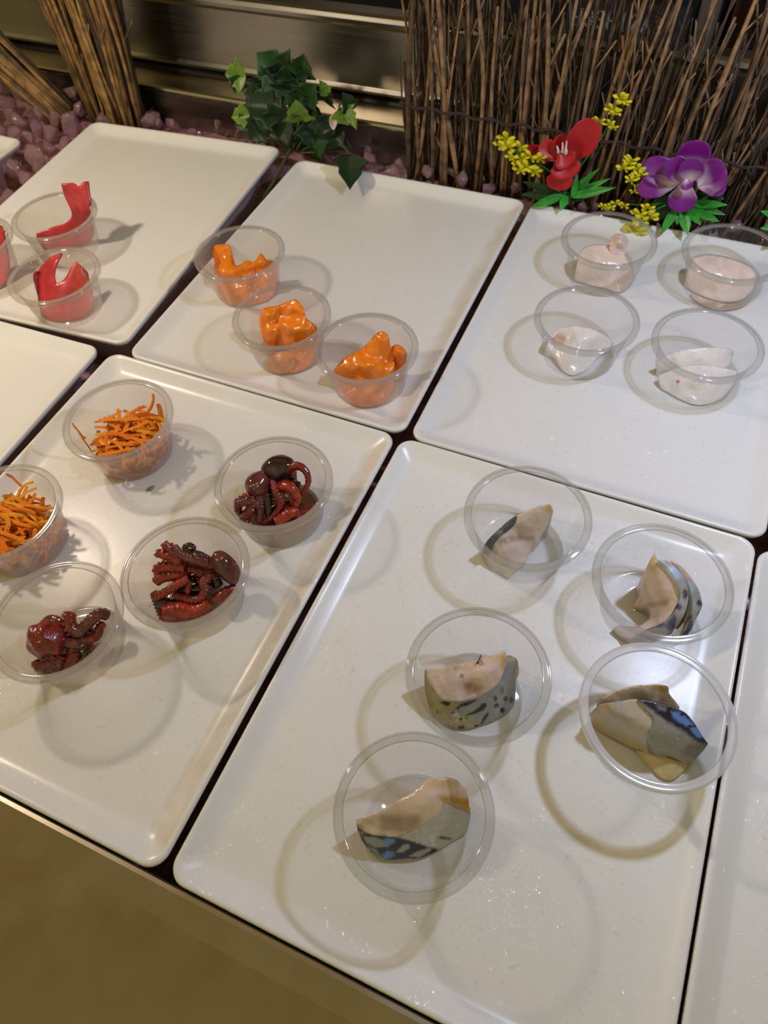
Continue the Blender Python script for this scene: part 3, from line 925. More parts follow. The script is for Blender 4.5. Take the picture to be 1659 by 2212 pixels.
tag(o, 'thin squid strip under the front of the smooth pink-white block', 'squid', QG)
o = relief('squid_piece', vS, 'S3',
           [(362, 850, 14), (410, 800, 19), (500, 786, 21), (600, 800, 21), (690, 845, 16), (732, 890, 9), (700, 925, 5), (640, 970, 3), (570, 1050, 0), (490, 1082, 0), (430, 1050, 1), (390, 970, 5), (338, 905, 10)],
           [(415, 868, 10), (450, 850, 15), (500, 900, 15), (580, 860, 19), (500, 960, 11), (480, 1020, 5), (430, 930, 10), (600, 930, 8)], M_SQUID, SQW, [('dot', 400, 870, 45, 35, (0.62, 0.42, 0.30))], rough=0.0007)
tag(o, 'folded squid piece lying alone in the cup nearest the salmon tray', 'squid', QG)
o = relief('squid_piece', vS, 'S4',
           [(1040, 968, 17), (1100, 940, 21), (1200, 922, 25), (1330, 915, 25), (1445, 930, 21), (1445, 985, 12), (1390, 1034, 13), (1250, 1022, 15), (1130, 1036, 13), (1060, 1044, 9), (992, 1050, 5), (990, 1008, 11)],
           [(1250, 950, 23), (1300, 985, 20), (1120, 990, 18), (1400, 970, 18)], M_SQUID, SQW, rough=0.0005)
tag(o, 'upper squid strip with a clean cut end, behind the strip with a red speck', 'squid', QG)
o = relief('squid_piece', vS, 'S4',
           [(1010, 1080, 8), (1130, 1034, 15), (1250, 1020, 18), (1380, 1036, 17), (1480, 1060, 12), (1500, 1100, 6), (1430, 1190, 1), (1280, 1258, 0), (1180, 1245, 0), (1060, 1180, 1), (1000, 1140, 2)],
           [(1250, 1080, 17), (1200, 1160, 8), (1350, 1100, 14)], M_SQUID, SQW, [('dot', 1120, 1120, 12, 10, (0.60, 0.10, 0.05))], rough=0.0006, step=8)
tag(o, 'lower squid strip with one red speck', 'squid', QG)

# ------------------------------------------------------------------ mackerel
FLS = (0.66, 0.49, 0.41); TAN = (0.58, 0.42, 0.20); PINKW = (0.66, 0.50, 0.44); REDB = (0.36, 0.19, 0.14)
SIL = (0.40, 0.40, 0.40); NAVY = (0.010, 0.014, 0.035); INK = (0.020, 0.018, 0.020); BLUE_SHEEN = (0.12, 0.24, 0.62); PALE_SHEEN = (0.48, 0.58, 0.72); OLIVE = (0.40, 0.36, 0.17)  # the two blues paint the skin's iridescent sheen as colour
MG = 'cured mackerel slices in cups'
v1 = View(5.53, 990, 1000)
o = relief('mackerel_slice', v1, 'M1',
           [(1085, 485, 37), (1112, 512, 35), (1135, 580, 31), (1092, 632, 27), (1030, 760, 19), (990, 850, 14), (935, 940, 10), (870, 1015, 6), (830, 1110, 3), (790, 1215, 1), (715, 1275, 0), (640, 1340, 0), (600, 1372, 0), (540, 1340, 0), (440, 1260, 2), (360, 1170, 4), (300, 1060, 7), (298, 1000, 11), (372, 910, 17), (500, 790, 23), (650, 662, 29), (800, 580, 33), (950, 512, 37)],
           [(850, 680, 29), (800, 760, 25), (720, 890, 14), (860, 880, 14), (640, 960, 18), (600, 1050, 15), (450, 1040, 14), (700, 1100, 8), (560, 1180, 8), (500, 1000, 16), (960, 640, 31)],
           M_FLESH, (0.67, 0.54, 0.46), [('dot', 1080, 540, 70, 60, (0.60, 0.46, 0.24)), ('poly', [(480, 940), (620, 860), (720, 880), (900, 880), (900, 920), (700, 930), (560, 960)], 25, (0.40, 0.27, 0.20)), ('dot', 560, 1310, 200, 60, TAN)], rough=0.0005)
tag(o, 'triangular mackerel slice pointing up, farthest from the steel counter', 'mackerel', MG)
relief('skin', v1, 'M1', [(296, 1005, 12), (362, 910, 19.5), (480, 792, 26), (610, 680, 31), (705, 628, 35), (600, 745, 29), (500, 845, 24.5), (430, 940, 19), (395, 1025, 15), (345, 1062, 11)], [], M_SKIN, (0.10, 0.10, 0.115),
       [('dot', 480, 830, 90, 30, (0.22, 0.22, 0.23))], step=10, rough=0.0001, parent=o, lift=0.0022)

v2 = View(3.687, 1240, 1120)
o = relief('mackerel_slice', v2, 'M2',
           [(770, 335, 36), (860, 385, 33), (955, 505, 27), (1005, 605, 20), (985, 700, 15), (945, 800, 8), (870, 932, 0), (775, 930, 0), (860, 840, 4), (912, 690, 15), (903, 560, 23), (858, 450, 30)],
           [], M_FLESH, (0.56, 0.44, 0.31), rough=0.0003)
tag(o, 'outer mackerel slice with spotted blue-grey skin, hugging the inner curved one', 'mackerel', MG)
relief('skin', v2, 'M2', [(885, 478, 32), (960, 522, 28), (1008, 612, 21), (1022, 740, 9), (990, 850, 1), (935, 930, 0), (850, 936, 0), (905, 830, 8), (942, 700, 18), (928, 580, 25)], [(980, 700, 14), (950, 800, 6)], M_SKIN, SIL,
       [('dot', 925, 540, 40, 60, PALE_SHEEN), ('dot', 997, 675, 22, 24, INK), ('dot', 1002, 770, 20, 26, INK), ('poly', [(925, 760), (950, 765), (950, 850), (910, 935), (850, 936), (900, 860)], 6, INK)], step=8, rough=0.0001, parent=o, lift=0.0024, wob=0.8)
o = relief('mackerel_slice', v2, 'M2',
           [(640, 272, 41), (672, 338, 39), (745, 400, 37), (820, 500, 34), (845, 600, 30), (800, 730, 24), (700, 835, 17), (560, 890, 11), (430, 962, 5), (330, 990, 0), (283, 950, 0), (330, 860, 3), (500, 858, 4), (590, 800, 5), (612, 742, 7), (575, 697, 10), (478, 692, 4), (530, 600, 13), (565, 470, 25), (600, 345, 37)],
           [(700, 520, 31), (660, 620, 23), (700, 690, 20), (640, 760, 11), (680, 430, 35), (750, 620, 27), (600, 640, 16)],
           M_FLESH, (0.67, 0.51, 0.44), [('dot', 640, 330, 70, 70, (0.60, 0.47, 0.25)), ('poly', [(560, 690), (650, 670), (760, 640), (740, 690), (660, 700)], 20, (0.42, 0.25, 0.19)), ('dot', 560, 830, 160, 40, (0.62, 0.52, 0.42))], rough=0.0005)
tag(o, 'inner curved mackerel slice with bright blue-silver skin edge', 'mackerel', MG)
relief('skin', v2, 'M2', [(668, 332, 40), (760, 348, 39), (862, 450, 35), (906, 560, 29), (905, 680, 20), (862, 800, 10), (785, 892, 2), (690, 930, 0), (560, 896, 11), (700, 838, 18), (802, 732, 25), (848, 600, 31), (822, 500, 35), (745, 398, 38)], [(870, 620, 26), (800, 810, 13)], M_SKIN, SIL,
       [('dot', 790, 430, 70, 60, PALE_SHEEN), ('dot', 885, 600, 22, 40, INK), ('dot', 835, 705, 26, 24, INK), ('poly', [(755, 810), (800, 760), (815, 800), (800, 890), (740, 900), (720, 850)], 8, (0.03, 0.04, 0.12)), ('dot', 690, 850, 40, 24, (0.05, 0.06, 0.25)), ('dot', 680, 895, 70, 24, (0.36, 0.33, 0.18))], step=8, rough=0.0001, parent=o, lift=0.0028, wob=0.8)

v3 = View(5.184, 880, 1300)
o = relief('mackerel_slice', v3, 'M3',
           [(205, 752, 20), (400, 738, 22), (520, 700, 24), (650, 682, 26), (780, 642, 28), (940, 602, 30), (1030, 570, 32), (1100, 540, 33), (1108, 620, 31), (1085, 760, 27), (1005, 920, 22), (850, 1034, 18), (640, 1104, 15), (500, 1110, 14), (380, 1084, 14), (282, 950, 16), (225, 850, 18)],
           [(600, 850, 24), (800, 830, 27), (660, 960, 18), (450, 930, 20), (600, 780, 23), (950, 760, 29), (760, 980, 19)],
           M_FLESH, (0.70, 0.53, 0.48), [('poly', [(200, 740), (520, 690), (940, 590), (1100, 530), (1100, 640), (1060, 720), (950, 660), (780, 690), (520, 760), (300, 800)], 40, (0.66, 0.52, 0.36)), ('dot', 1075, 680, 28, 90, (0.58, 0.38, 0.10)), ('dot', 610, 830, 30, 26, REDB), ('poly', [(640, 910), (700, 890), (860, 960), (820, 1030), (660, 1050), (630, 980)], 30, (0.44, 0.27, 0.22)), ('dot', 535, 725, 7, 26, REDB)], rough=0.0005)
ms3 = o
tag(o, 'broad mackerel slice with dark striped skin below, the ant on its edge', 'mackerel', MG)
relief('skin', v3, 'M3', [(118, 790, 14), (205, 758, 19), (282, 952, 15.5), (380, 1084, 13.5), (500, 1110, 13.5), (640, 1104, 14.5), (850, 1034, 17.5), (1005, 920, 21.5), (1085, 760, 26.5), (1108, 605, 31), (1222, 640, 26), (1250, 790, 17), (1215, 880, 12), (1195, 1150, 1), (1050, 1290, 0), (800, 1390, 0), (640, 1425, 0), (450, 1400, 0), (300, 1330, 0), (200, 1200, 1), (140, 1000, 6)],
       [(600, 1230, 8), (950, 1100, 12), (300, 1130, 8), (1100, 900, 16), (750, 1300, 5)], M_SKIN, (0.29, 0.30, 0.32),
       [('poly', [(100, 760), (210, 760), (280, 960), (400, 1090), (560, 1110), (560, 1260), (760, 1300), (800, 1400), (450, 1420), (200, 1250), (120, 1000)], 25, (0.37, 0.33, 0.16)),
        ('poly', [(110, 780), (190, 780), (240, 1000), (300, 1150), (260, 1250), (160, 1050)], 20, (0.33, 0.25, 0.12)),
        ('poly', [(240, 1210), (520, 1290), (420, 1390), (280, 1320)], 20, (0.42, 0.37, 0.24)),
        ('dot', 1235, 780, 26, 90, (0.56, 0.44, 0.20)), ('dot', 1150, 640, 60, 30, (0.50, 0.42, 0.26)),
        ('poly', [(540, 1190), (610, 1135), (770, 1090), (770, 1110), (680, 1160), (590, 1180), (570, 1215)], 8, INK),
        ('poly', [(640, 1272), (740, 1225), (800, 1180), (840, 1135), (890, 1135), (885, 1175), (850, 1215), (760, 1255), (660, 1280)], 8, INK),
        ('poly', [(360, 1130), (420, 1108), (485, 1130), (465, 1172), (420, 1160)], 7, INK),
        ('dot', 1000, 1165, 26, 30, INK), ('dot', 1062, 1215, 30, 34, INK), ('dot', 985, 1085, 24, 36, (0.07, 0.07, 0.075)), ('dot', 1100, 1085, 26, 32, (0.08, 0.08, 0.085)), ('dot', 1165, 1100, 26, 36, (0.09, 0.09, 0.095)), ('dot', 1060, 990, 22, 46, (0.16, 0.16, 0.16)),
        ('poly', [(815, 1370), (840, 1310), (890, 1240), (915, 1250), (880, 1310), (840, 1370)], 8, INK), ('dot', 600, 1405, 40, 22, INK), ('dot', 598, 1312, 16, 14, INK), ('dot', 780, 1390, 30, 14, INK), ('dot', 485, 1310, 9, 9, INK), ('dot', 660, 1300, 10, 10, INK), ('dot', 335, 1235, 9, 9, INK), ('dot', 520, 1400, 10, 8, INK),
        ('dot', 510, 1240, 26, 20, (0.12, 0.16, 0.45))], step=12, rough=0.0002, parent=o, lift=0.0019, wob=0.35)

o = relief('mackerel_slice', v2, 'M4',
           [(205, 1440, 12), (300, 1385, 17), (420, 1345, 20), (570, 1320, 22), (735, 1332, 20), (762, 1400, 15), (842, 1512, 5), (700, 1482, 9), (510, 1448, 12), (300, 1465, 11)],
           [(560, 1370, 20), (650, 1410, 15)], M_FLESH, (0.62, 0.52, 0.37), [('dot', 690, 1345, 70, 40, (0.52, 0.37, 0.14)), ('dot', 800, 1480, 60, 40, (0.60, 0.53, 0.36))], rough=0.0005)
tag(o, 'pale mackerel slice lying behind the blue-striped piece', 'mackerel', MG)
o = relief('mackerel_slice', v2, 'M4',
           [(500, 1845, 4), (640, 1872, 5), (900, 1958, 3), (925, 2010, 0), (835, 2080, 0), (705, 2075, 0), (610, 1985, 0), (520, 1890, 0)], [(760, 1990, 4)], M_FLESH, (0.60, 0.47, 0.24), rough=0.0004)
tag(o, 'yellowish mackerel slice showing under the blue-striped piece', 'mackerel', MG)
o = relief('mackerel_slice', v2, 'M4',
           [(200, 1480, 23), (350, 1456, 28), (510, 1442, 30), (575, 1520, 29), (640, 1600, 28), (620, 1720, 23), (690, 1850, 12), (640, 1885, 4), (545, 1850, 4), (450, 1812, 3), (330, 1750, 3), (210, 1685, 3), (116, 1592, 4), (165, 1535, 14)],
           [(330, 1560, 25), (450, 1620, 24), (330, 1660, 14), (500, 1740, 16), (560, 1640, 26), (240, 1600, 16)], M_FLESH, (0.50, 0.43, 0.36),
           [('poly', [(120, 1580), (200, 1620), (330, 1720), (480, 1780), (660, 1840), (640, 1890), (450, 1820), (200, 1690), (110, 1600)], 18, (0.52, 0.35, 0.17)), ('poly', [(180, 1500), (260, 1480), (330, 1480), (240, 1560), (190, 1560)], 20, (0.56, 0.42, 0.28))], rough=0.0004)
tag(o, 'mackerel piece with a blue-black stripe in the bright-rimmed cup', 'mackerel', MG)
relief('skin', v2, 'M4', [(508, 1440, 31), (640, 1460, 31), (770, 1500, 30), (880, 1542, 28), (965, 1640, 25), (1042, 1760, 21), (1146, 1885, 15), (1110, 1930, 10), (1010, 1976, 3), (860, 1962, 2), (740, 1922, 3), (660, 1862, 10), (592, 1725, 23), (640, 1600, 29), (575, 1520, 30)],
       [(760, 1620, 27), (860, 1760, 21), (900, 1880, 11), (720, 1780, 20), (820, 1580, 28)], M_SKIN, (0.29, 0.285, 0.275),
       [('poly', [(500, 1435), (640, 1455), (780, 1495), (900, 1545), (980, 1640), (1060, 1760), (1150, 1890), (1100, 1885), (1000, 1800), (880, 1700), (760, 1630), (660, 1560), (570, 1490)], 14, NAVY),
        ('poly', [(650, 1480), (740, 1500), (730, 1540), (670, 1520)], 10, (0.16, 0.17, 0.20)),
        ('poly', [(770, 1535), (850, 1545), (890, 1575), (950, 1640), (900, 1655), (830, 1620), (790, 1585)], 10, BLUE_SHEEN), ('poly', [(925, 1665), (990, 1665), (1035, 1745), (985, 1745), (940, 1700)], 10, BLUE_SHEEN),
        ('dot', 980, 1850, 110, 60, (0.17, 0.165, 0.16)), ('dot', 870, 1560, 30, 14, NAVY), ('dot', 940, 1655, 34, 10, NAVY)], step=10, rough=0.0002, parent=o, lift=0.0022, wob=0.9)

v5 = View(4.608, 720, 1570)
o = relief('mackerel_slice', v5, 'M5',
           [(178, 935, 16), (320, 890, 19), (450, 842, 21), (600, 758, 23), (800, 640, 26), (950, 520, 28), (1180, 508, 26), (1290, 590, 22), (1410, 700, 17), (1437, 800, 12), (1425, 960, 4), (1345, 866, 15), (1200, 806, 20), (1112, 770, 23), (1060, 856, 21), (960, 936, 19), (800, 1036, 16), (650, 1100, 14), (400, 1086, 13), (240, 1014, 14)],
           [(470, 870, 22), (520, 920, 16), (850, 850, 24), (700, 930, 19), (1000, 680, 28), (1230, 730, 19), (860, 740, 27), (330, 970, 15), (420, 950, 17), (1300, 700, 18), (1300, 800, 13)],
           M_FLESH, (0.68, 0.52, 0.42), [('poly', [(1040, 690), (1200, 690), (1390, 730), (1440, 800), (1430, 960), (1350, 880), (1200, 780), (1090, 760)], 20, (0.46, 0.26, 0.03)),
                                     ('poly', [(470, 880), (850, 880), (870, 960), (760, 1060), (480, 1060), (450, 990)], 35, (0.40, 0.26, 0.19)), ('dot', 1080, 560, 150, 50, (0.58, 0.42, 0.24)), ('dot', 330, 930, 120, 40, (0.66, 0.55, 0.42)), ('dot', 260, 1010, 60, 30, (0.36, 0.22, 0.09))], rough=0.0005)
tag(o, 'mackerel piece with brown fat and blue-black skin, nearest to the steel counter', 'mackerel', MG)
relief('skin', v5, 'M5', [(188, 950, 15), (240, 1012, 14), (400, 1084, 13), (650, 1098, 14), (800, 1034, 16), (960, 934, 19), (1060, 854, 21), (1112, 766, 23.5), (1200, 804, 20.5), (1342, 864, 15.5), (1392, 992, 3), (1330, 1052, 1), (1180, 1142, 0), (1040, 1232, 0), (860, 1312, 0), (700, 1332, 0), (540, 1326, 0), (430, 1272, 1), (330, 1192, 4), (250, 1082, 10)],
       [(700, 1200, 8), (1000, 1060, 10), (500, 1180, 8), (1200, 950, 12)], M_SKIN, (0.50, 0.49, 0.49),
       [('poly', [(1150, 930), (1240, 820), (1345, 870), (1395, 1000), (1250, 1090), (1080, 1090)], 30, (0.46, 0.45, 0.45)),
        ('poly', [(180, 940), (260, 1010), (420, 1080), (640, 1098), (760, 1130), (940, 1190), (1040, 1215), (1030, 1250), (870, 1310), (540, 1330), (400, 1260), (300, 1170)], 12, NAVY),
        ('poly', [(290, 1090), (430, 1100), (500, 1140), (560, 1190), (420, 1200), (340, 1160)], 8, (0.30, 0.31, 0.34)), ('poly', [(620, 1250), (690, 1180), (750, 1160), (760, 1210), (690, 1250)], 8, (0.34, 0.35, 0.38)), ('poly', [(740, 1290), (860, 1230), (960, 1205), (980, 1225), (860, 1300)], 8, (0.32, 0.32, 0.34)), ('poly', [(340, 1190), (430, 1220), (470, 1275), (420, 1260)], 8, (0.28, 0.29, 0.33)),
        ('poly', [(480, 1125), (540, 1108), (615, 1120), (600, 1165), (530, 1185)], 10, (0.14, 0.27, 0.72)), ('poly', [(480, 1280), (530, 1235), (605, 1250), (590, 1300), (520, 1318)], 10, (0.14, 0.27, 0.72)),  # blue sheen of the skin painted as colour patches
        ('poly', [(1030, 1110), (1080, 1085), (1190, 1110), (1150, 1130)], 12, (0.06, 0.055, 0.06)), ('dot', 250, 1060, 60, 24, (0.30, 0.19, 0.08))], step=10, rough=0.0002, parent=o, lift=0.0019, wob=0.9)


# ant on the slice
def ant():
    P = at(*v3.px((803, 648)), FL + 0.0019 + 0.0285)
    t = empty('ant', P)
    tag(t, 'tiny black ant on the edge of the broad mackerel slice', 'ant')
    hd = at(*v3.px((818, 612)), P.z + 0.0007); th = at(*v3.px((808, 645)), P.z + 0.0006); ab = at(*v3.px((790, 678)), P.z + 0.0006)
    path = catmull([hd + (hd - th) * 0.6, hd, th + (hd - th) * 0.45, th, th + (ab - th) * 0.45, ab, ab + (ab - th) * 0.7], 25)
    rr = np.interp(np.linspace(0, 6, 25), [0, 1, 2, 3, 4, 5, 6], [0.0001, 0.00055, 0.00022, 0.00042, 0.00015, 0.00072, 0.0001])
    V, F = tube(path, rr, 10); mesh_obj('body', V, F, M_ANT, t)
    for q in ((865, 722), (845, 715), (755, 690), (735, 650), (770, 610), (850, 690)):
        e = at(*v3.px(q), P.z); mid = (th + e) / 2 + Vector((0, 0, 0.0008))
        V, F = tube(catmull([th, mid, e], 7), [0.00009] * 7, 5); mesh_obj('leg', V, F, M_ANT_LEG, t)


ant()


# ------------------------------------------------------------------ octopus
def spot(view, q, extra=0.0): return at(*view.px(q), FL + 0.002 + q[2] * 0.001 + extra)


def tentacle(view, cup, pts, r0, r1, mat, parent, suck=0.0, flip=0, seed=0):
    P3 = [clamp_cup(spot(view, q), cup, 0.0006 + r0 * 0.5) for q in pts]
    L = sum((P3[i + 1] - P3[i]).length for i in range(len(P3) - 1))
    n = max(int(L / 0.00045), 16)
    path = catmull(P3, n)
    rad = [(r0 + (r1 - r0) * (i / (n - 1)) ** 0.9) * (1 if i < n - 4 else math.sqrt(max(1 - ((i - n + 5) / 4.2) ** 2, 0.03))) for i in range(n)]

    def disp(i, a):
        s = 0.0
        if suck:
            ph = math.sin(i * 2 * PI / (4.2 + 260 * r0))
            for k in (-0.5, 0.5):
                d = math.cos(a - flip - k)
                if d > 0.84: s += 0.75 * suck * ((d - 0.84) / 0.16) ** 0.6 * max(0.0, (ph if k > 0 else -ph)) ** 0.6
        return 1 + s + 0.10 * noise.noise(Vector((i * 0.3, a, seed)))
    V, F = tube(path, rad, 28, disp)
    V = [Vector((v.x, v.y, max(v.z, FL + 0.0018))) for v in V]
    return mesh_obj('tentacle', V, F, mat, parent)


def mantle(view, cup, a, b2, r, mat, parent, prof=None, seed=0):
    A = clamp_cup(spot(view, a), cup, r * 0.25); B = clamp_cup(spot(view, b2), cup, r * 0.25)
    n = 26
    path = [A + (B - A) * (i / (n - 1)) for i in range(n)]
    ax = (B - A)
    rr = []
    for i in range(n):
        t = i / (n - 1) * 2 - 1
        e = math.sqrt(max(1 - t * t, 0.0009))
        if prof: e *= prof(i / (n - 1))
        rr.append(r * e)
    V, F = tube(path, rr, 24, lambda i, q: 1 + (0.20 if seed else 0.09) * noise.noise(Vector((i * (0.25 if seed else 0.12), 1.6 * math.cos(q), 1.6 * math.sin(q) + seed))))
    V = [clamp_cup(Vector((v.x, v.y, max(v.z, FL + 0.0018))), cup) for v in V]
    return mesh_obj('head', V, F, mat, parent)


OG = 'marinated baby octopuses in cups'
w1 = View(3.318, 240, 920)
c = CUPC['O1']
t = empty('baby_octopus', (c[0] + 0.006, c[1] + 0.004, FL + 0.0017))
tag(t, 'baby octopus with a glossy black head and a curled tentacle, farthest cup', 'octopus', OG)
mantle(w1, 'O1', (1075, 330, 27), (1325, 275, 31), 0.0095, M_OCT_DARK, t)
tentacle(w1, 'O1', [(1265, 350, 24), (1290, 300, 33), (1345, 285, 36), (1400, 330, 34), (1415, 400, 28), (1390, 460, 23), (1360, 490, 20)], 0.0036, 0.0014, M_OCT_RED, t, 0.5, -1.6)
tentacle(w1, 'O1', [(1205, 445, 22), (1260, 430, 28), (1310, 470, 26), (1330, 530, 18), (1310, 590, 12)], 0.0042, 0.0030, M_OCT_ORANGE, t, 0.35, -1.2)
tentacle(w1, 'O1', [(1270, 650, 8), (1340, 620, 10), (1410, 595, 11), (1470, 582, 12)], 0.0040, 0.0014, M_OCT_RED, t, 0.5, -1.5)
tentacle(w1, 'O1', [(1200, 690, 8), (1260, 640, 13), (1310, 620, 13), (1350, 650, 7)], 0.0048, 0.0035, M_OCT_ORANGE, t, 0.25)
tentacle(w1, 'O1', [(1300, 330, 22), (1310, 400, 20), (1330, 440, 18), (1350, 400, 22)], 0.0030, 0.0018, M_OCT_MAUVE, t, 0.2)
tentacle(w1, 'O1', [(1180, 820, 1), (1300, 790, 2), (1420, 730, 3), (1490, 650, 5)], 0.0040, 0.0020, M_OCT_MAUVE, t, 0.3)
tentacle(w1, 'O1', [(1120, 440, 14), (1200, 400, 18), (1290, 380, 20)], 0.0060, 0.0045, M_OCT_DARK, t, 0.1)
tentacle(w1, 'O1', [(1120, 640, 4), (1220, 600, 7), (1310, 560, 8)], 0.0060, 0.0045, M_OCT_RED, t, 0.1)
tentacle(w1, 'O1', [(1240, 740, 5), (1320, 720, 6), (1400, 670, 6)], 0.0042, 0.0028, M_OCT_RED, t, 0.4)
t = empty('baby_octopus', (c[0] - 0.008, c[1] - 0.004, FL + 0.0017))
tag(t, 'baby octopus with a mauve seeded head below the black-headed one', 'octopus', OG)
mantle(w1, 'O1', (1000, 500, 22), (1110, 330, 28), 0.0090, M_OCT_MAUVE, t, lambda s: 1.1 - 0.25 * s)
tentacle(w1, 'O1', [(1150, 390, 25), (1180, 470, 25), (1215, 560, 19), (1165, 640, 12), (1090, 690, 7)], 0.0030, 0.0016, M_OCT_RED, t, 0.45, 1.0)
tentacle(w1, 'O1', [(1000, 500, 22), (930, 540, 20), (885, 600, 15), (880, 640, 10), (920, 690, 5)], 0.0034, 0.0020, M_OCT_RED, t, 0.45, 2.0)
tentacle(w1, 'O1', [(1010, 520, 20), (1000, 600, 15), (960, 650, 11), (960, 710, 5)], 0.0045, 0.0032, M_OCT_RED, t, 0.4, 1.2)
tentacle(w1, 'O1', [(1060, 500, 20), (1065, 600, 13), (1050, 690, 5)], 0.0040, 0.0026, M_OCT_MAUVE, t, 0.35)
tentacle(w1, 'O1', [(1120, 500, 18), (1130, 600, 11), (1140, 690, 4)], 0.0044, 0.0030, M_OCT_DARK, t, 0.2)
tentacle(w1, 'O1', [(900, 560, 19), (960, 545, 21), (1040, 560, 19), (1060, 600, 16)], 0.0034, 0.0022, M_OCT_MAUVE, t, 0.4)

w2 = View(6.9125, 300, 1160)
c = CUPC['O2']
t = empty('baby_octopus', (c[0] - 0.004, c[1], FL + 0.0017))
tag(t, 'baby octopus with ruffled red tentacles spread out, in the middle octopus cup', 'octopus', OG)
tentacle(w2, 'O2', [(1080, 400, 22), (900, 345, 28), (720, 300, 31), (600, 230, 33), (530, 120, 35)], 0.0046, 0.0020, M_OCT_MAUVE, t, 0.25, 2)
tentacle(w2, 'O2', [(1040, 340, 25), (940, 270, 27), (850, 240, 29), (780, 220, 31), (700, 190, 33), (690, 140, 35), (760, 115, 36), (820, 150, 35), (810, 200, 33)], 0.0024, 0.0014, M_OCT_DARK, t, 0.3, 1)
tentacle(w2, 'O2', [(640, 300, 27), (520, 220, 31), (420, 140, 33), (400, 170, 31)], 0.0040, 0.0026, M_OCT_RED, t, 0.5, 2)
tentacle(w2, 'O2', [(640, 360, 25), (480, 300, 27), (330, 250, 28), (320, 300, 26)], 0.0044, 0.0028, M_OCT_ORANGE, t, 0.5, 2)
tentacle(w2, 'O2', [(700, 450, 20), (480, 440, 21), (300, 480, 19), (310, 540, 16)], 0.0048, 0.0030, M_OCT_ORANGE, t, 0.5, 2)
tentacle(w2, 'O2', [(720, 560, 14), (500, 570, 16), (330, 620, 15), (230, 690, 13)], 0.0046, 0.0032, M_OCT_ORANGE, t, 0.45, 2)
tentacle(w2, 'O2', [(740, 620, 17), (600, 700, 17), (440, 800, 14), (300, 870, 11), (150, 850, 9)], 0.0030, 0.0030, M_OCT_ORANGE, t, 0.5, 1)
tentacle(w2, 'O2', [(1050, 500, 19), (1040, 580, 19), (960, 680, 18), (980, 800, 13), (900, 920, 9), (760, 930, 9), (640, 900, 10), (500, 870, 10)], 0.0034, 0.0024, M_OCT_RED, t, 0.5, 0)
tentacle(w2, 'O2', [(780, 660, 16), (730, 760, 13), (720, 860, 10)], 0.0022, 0.0018, M_OCT_RED, t, 0.5)
tentacle(w2, 'O2', [(180, 830, 9), (75, 920, 7), (100, 1050, 4), (200, 1180, 1), (380, 1260, 0)], 0.0030, 0.0024, M_OCT_RED, t, 0.55, 2)
tentacle(w2, 'O2', [(420, 1150, 3), (600, 1100, 5), (780, 1120, 4), (960, 1060, 4), (1060, 940, 7)], 0.0072, 0.0040, M_OCT_ORANGE, t, 0.1)
tentacle(w2, 'O2', [(600, 1230, 1), (850, 1200, 1), (1080, 1080, 1)], 0.0052, 0.0036, M_OCT_RED, t, 0.2)
tentacle(w2, 'O2', [(560, 640, 6), (760, 640, 6), (980, 620, 6), (1150, 600, 6)], 0.0060, 0.0050, M_OCT_DARK, t, 0.1)
tentacle(w2, 'O2', [(620, 440, 14), (800, 480, 15), (960, 520, 13), (1080, 560, 10)], 0.0060, 0.0045, M_OCT_RED, t, 0.1)
tentacle(w2, 'O2', [(560, 800, 4), (800, 780, 5), (1050, 760, 4)], 0.0055, 0.0045, M_OCT_DARK, t, 0.1)
tentacle(w2, 'O2', [(300, 960, 6), (420, 1000, 5), (620, 1000, 5), (860, 1000, 5)], 0.0050, 0.0030, M_OCT_DARK, t, 0.1)
t = empty('baby_octopus', (c[0] + 0.018, c[1], FL + 0.0017))
tag(t, 'baby octopus with a smooth brown egg-shaped head leaning on the cup wall', 'octopus', OG)
mantle(w2, 'O2', (1130, 220, 32), (1480, 690, 11), 0.0074, M_OCT_MAUVE, t)
tentacle(w2, 'O2', [(1150, 940, 8), (1240, 880, 10), (1350, 800, 10), (1460, 760, 8)], 0.0040, 0.0034, M_OCT_RED, t, 0.15)
tentacle(w2, 'O2', [(1120, 500, 16), (1150, 640, 10), (1200, 760, 7)], 0.0050, 0.0040, M_OCT_DARK, t, 0.1)

w3 = View(4.2556, 0, 980)
c = CUPC['O3']
t = empty('baby_octopus', (c[0], c[1] - 0.004, FL + 0.0017))
tag(t, 'baby octopus with a round wrinkled red head, nearest the steel counter', 'octopus', OG)
mantle(w3, 'O3', (130, 1850, 11), (590, 1600, 18), 0.0122, M_OCT_RED, t, lambda s: 0.85 + 0.2 * math.sin(s * PI), 4)
tentacle(w3, 'O3', [(620, 1640, 14), (560, 1560, 17), (480, 1525, 17), (415, 1545, 15)], 0.0042, 0.0030, M_OCT_MAUVE, t, 0.25)
tentacle(w3, 'O3', [(680, 1640, 13), (640, 1570, 17), (640, 1500, 20), (655, 1450, 22)], 0.0052, 0.0036, M_OCT_RED, t, 0.5)
tentacle(w3, 'O3', [(640, 1600, 15), (720, 1640, 15), (790, 1580, 17), (860, 1510, 19), (930, 1470, 20), (1005, 1500, 16)], 0.0042, 0.0034, M_OCT_MAUVE, t, 0.3)
tentacle(w3, 'O3', [(740, 1700, 10), (840, 1700, 11), (900, 1660, 12), (920, 1600, 14), (960, 1550, 15)], 0.0036, 0.0026, M_OCT_RED, t, 0.45)
tentacle(w3, 'O3', [(600, 1720, 10), (720, 1740, 9), (800, 1700, 9), (860, 1740, 7)], 0.0056, 0.0036, M_OCT_MAUVE, t, 0.2)
tentacle(w3, 'O3', [(520, 1860, 7), (480, 1930, 5), (340, 1960, 3), (210, 1960, 3)], 0.0042, 0.0032, M_OCT_RED, t, 0.4)
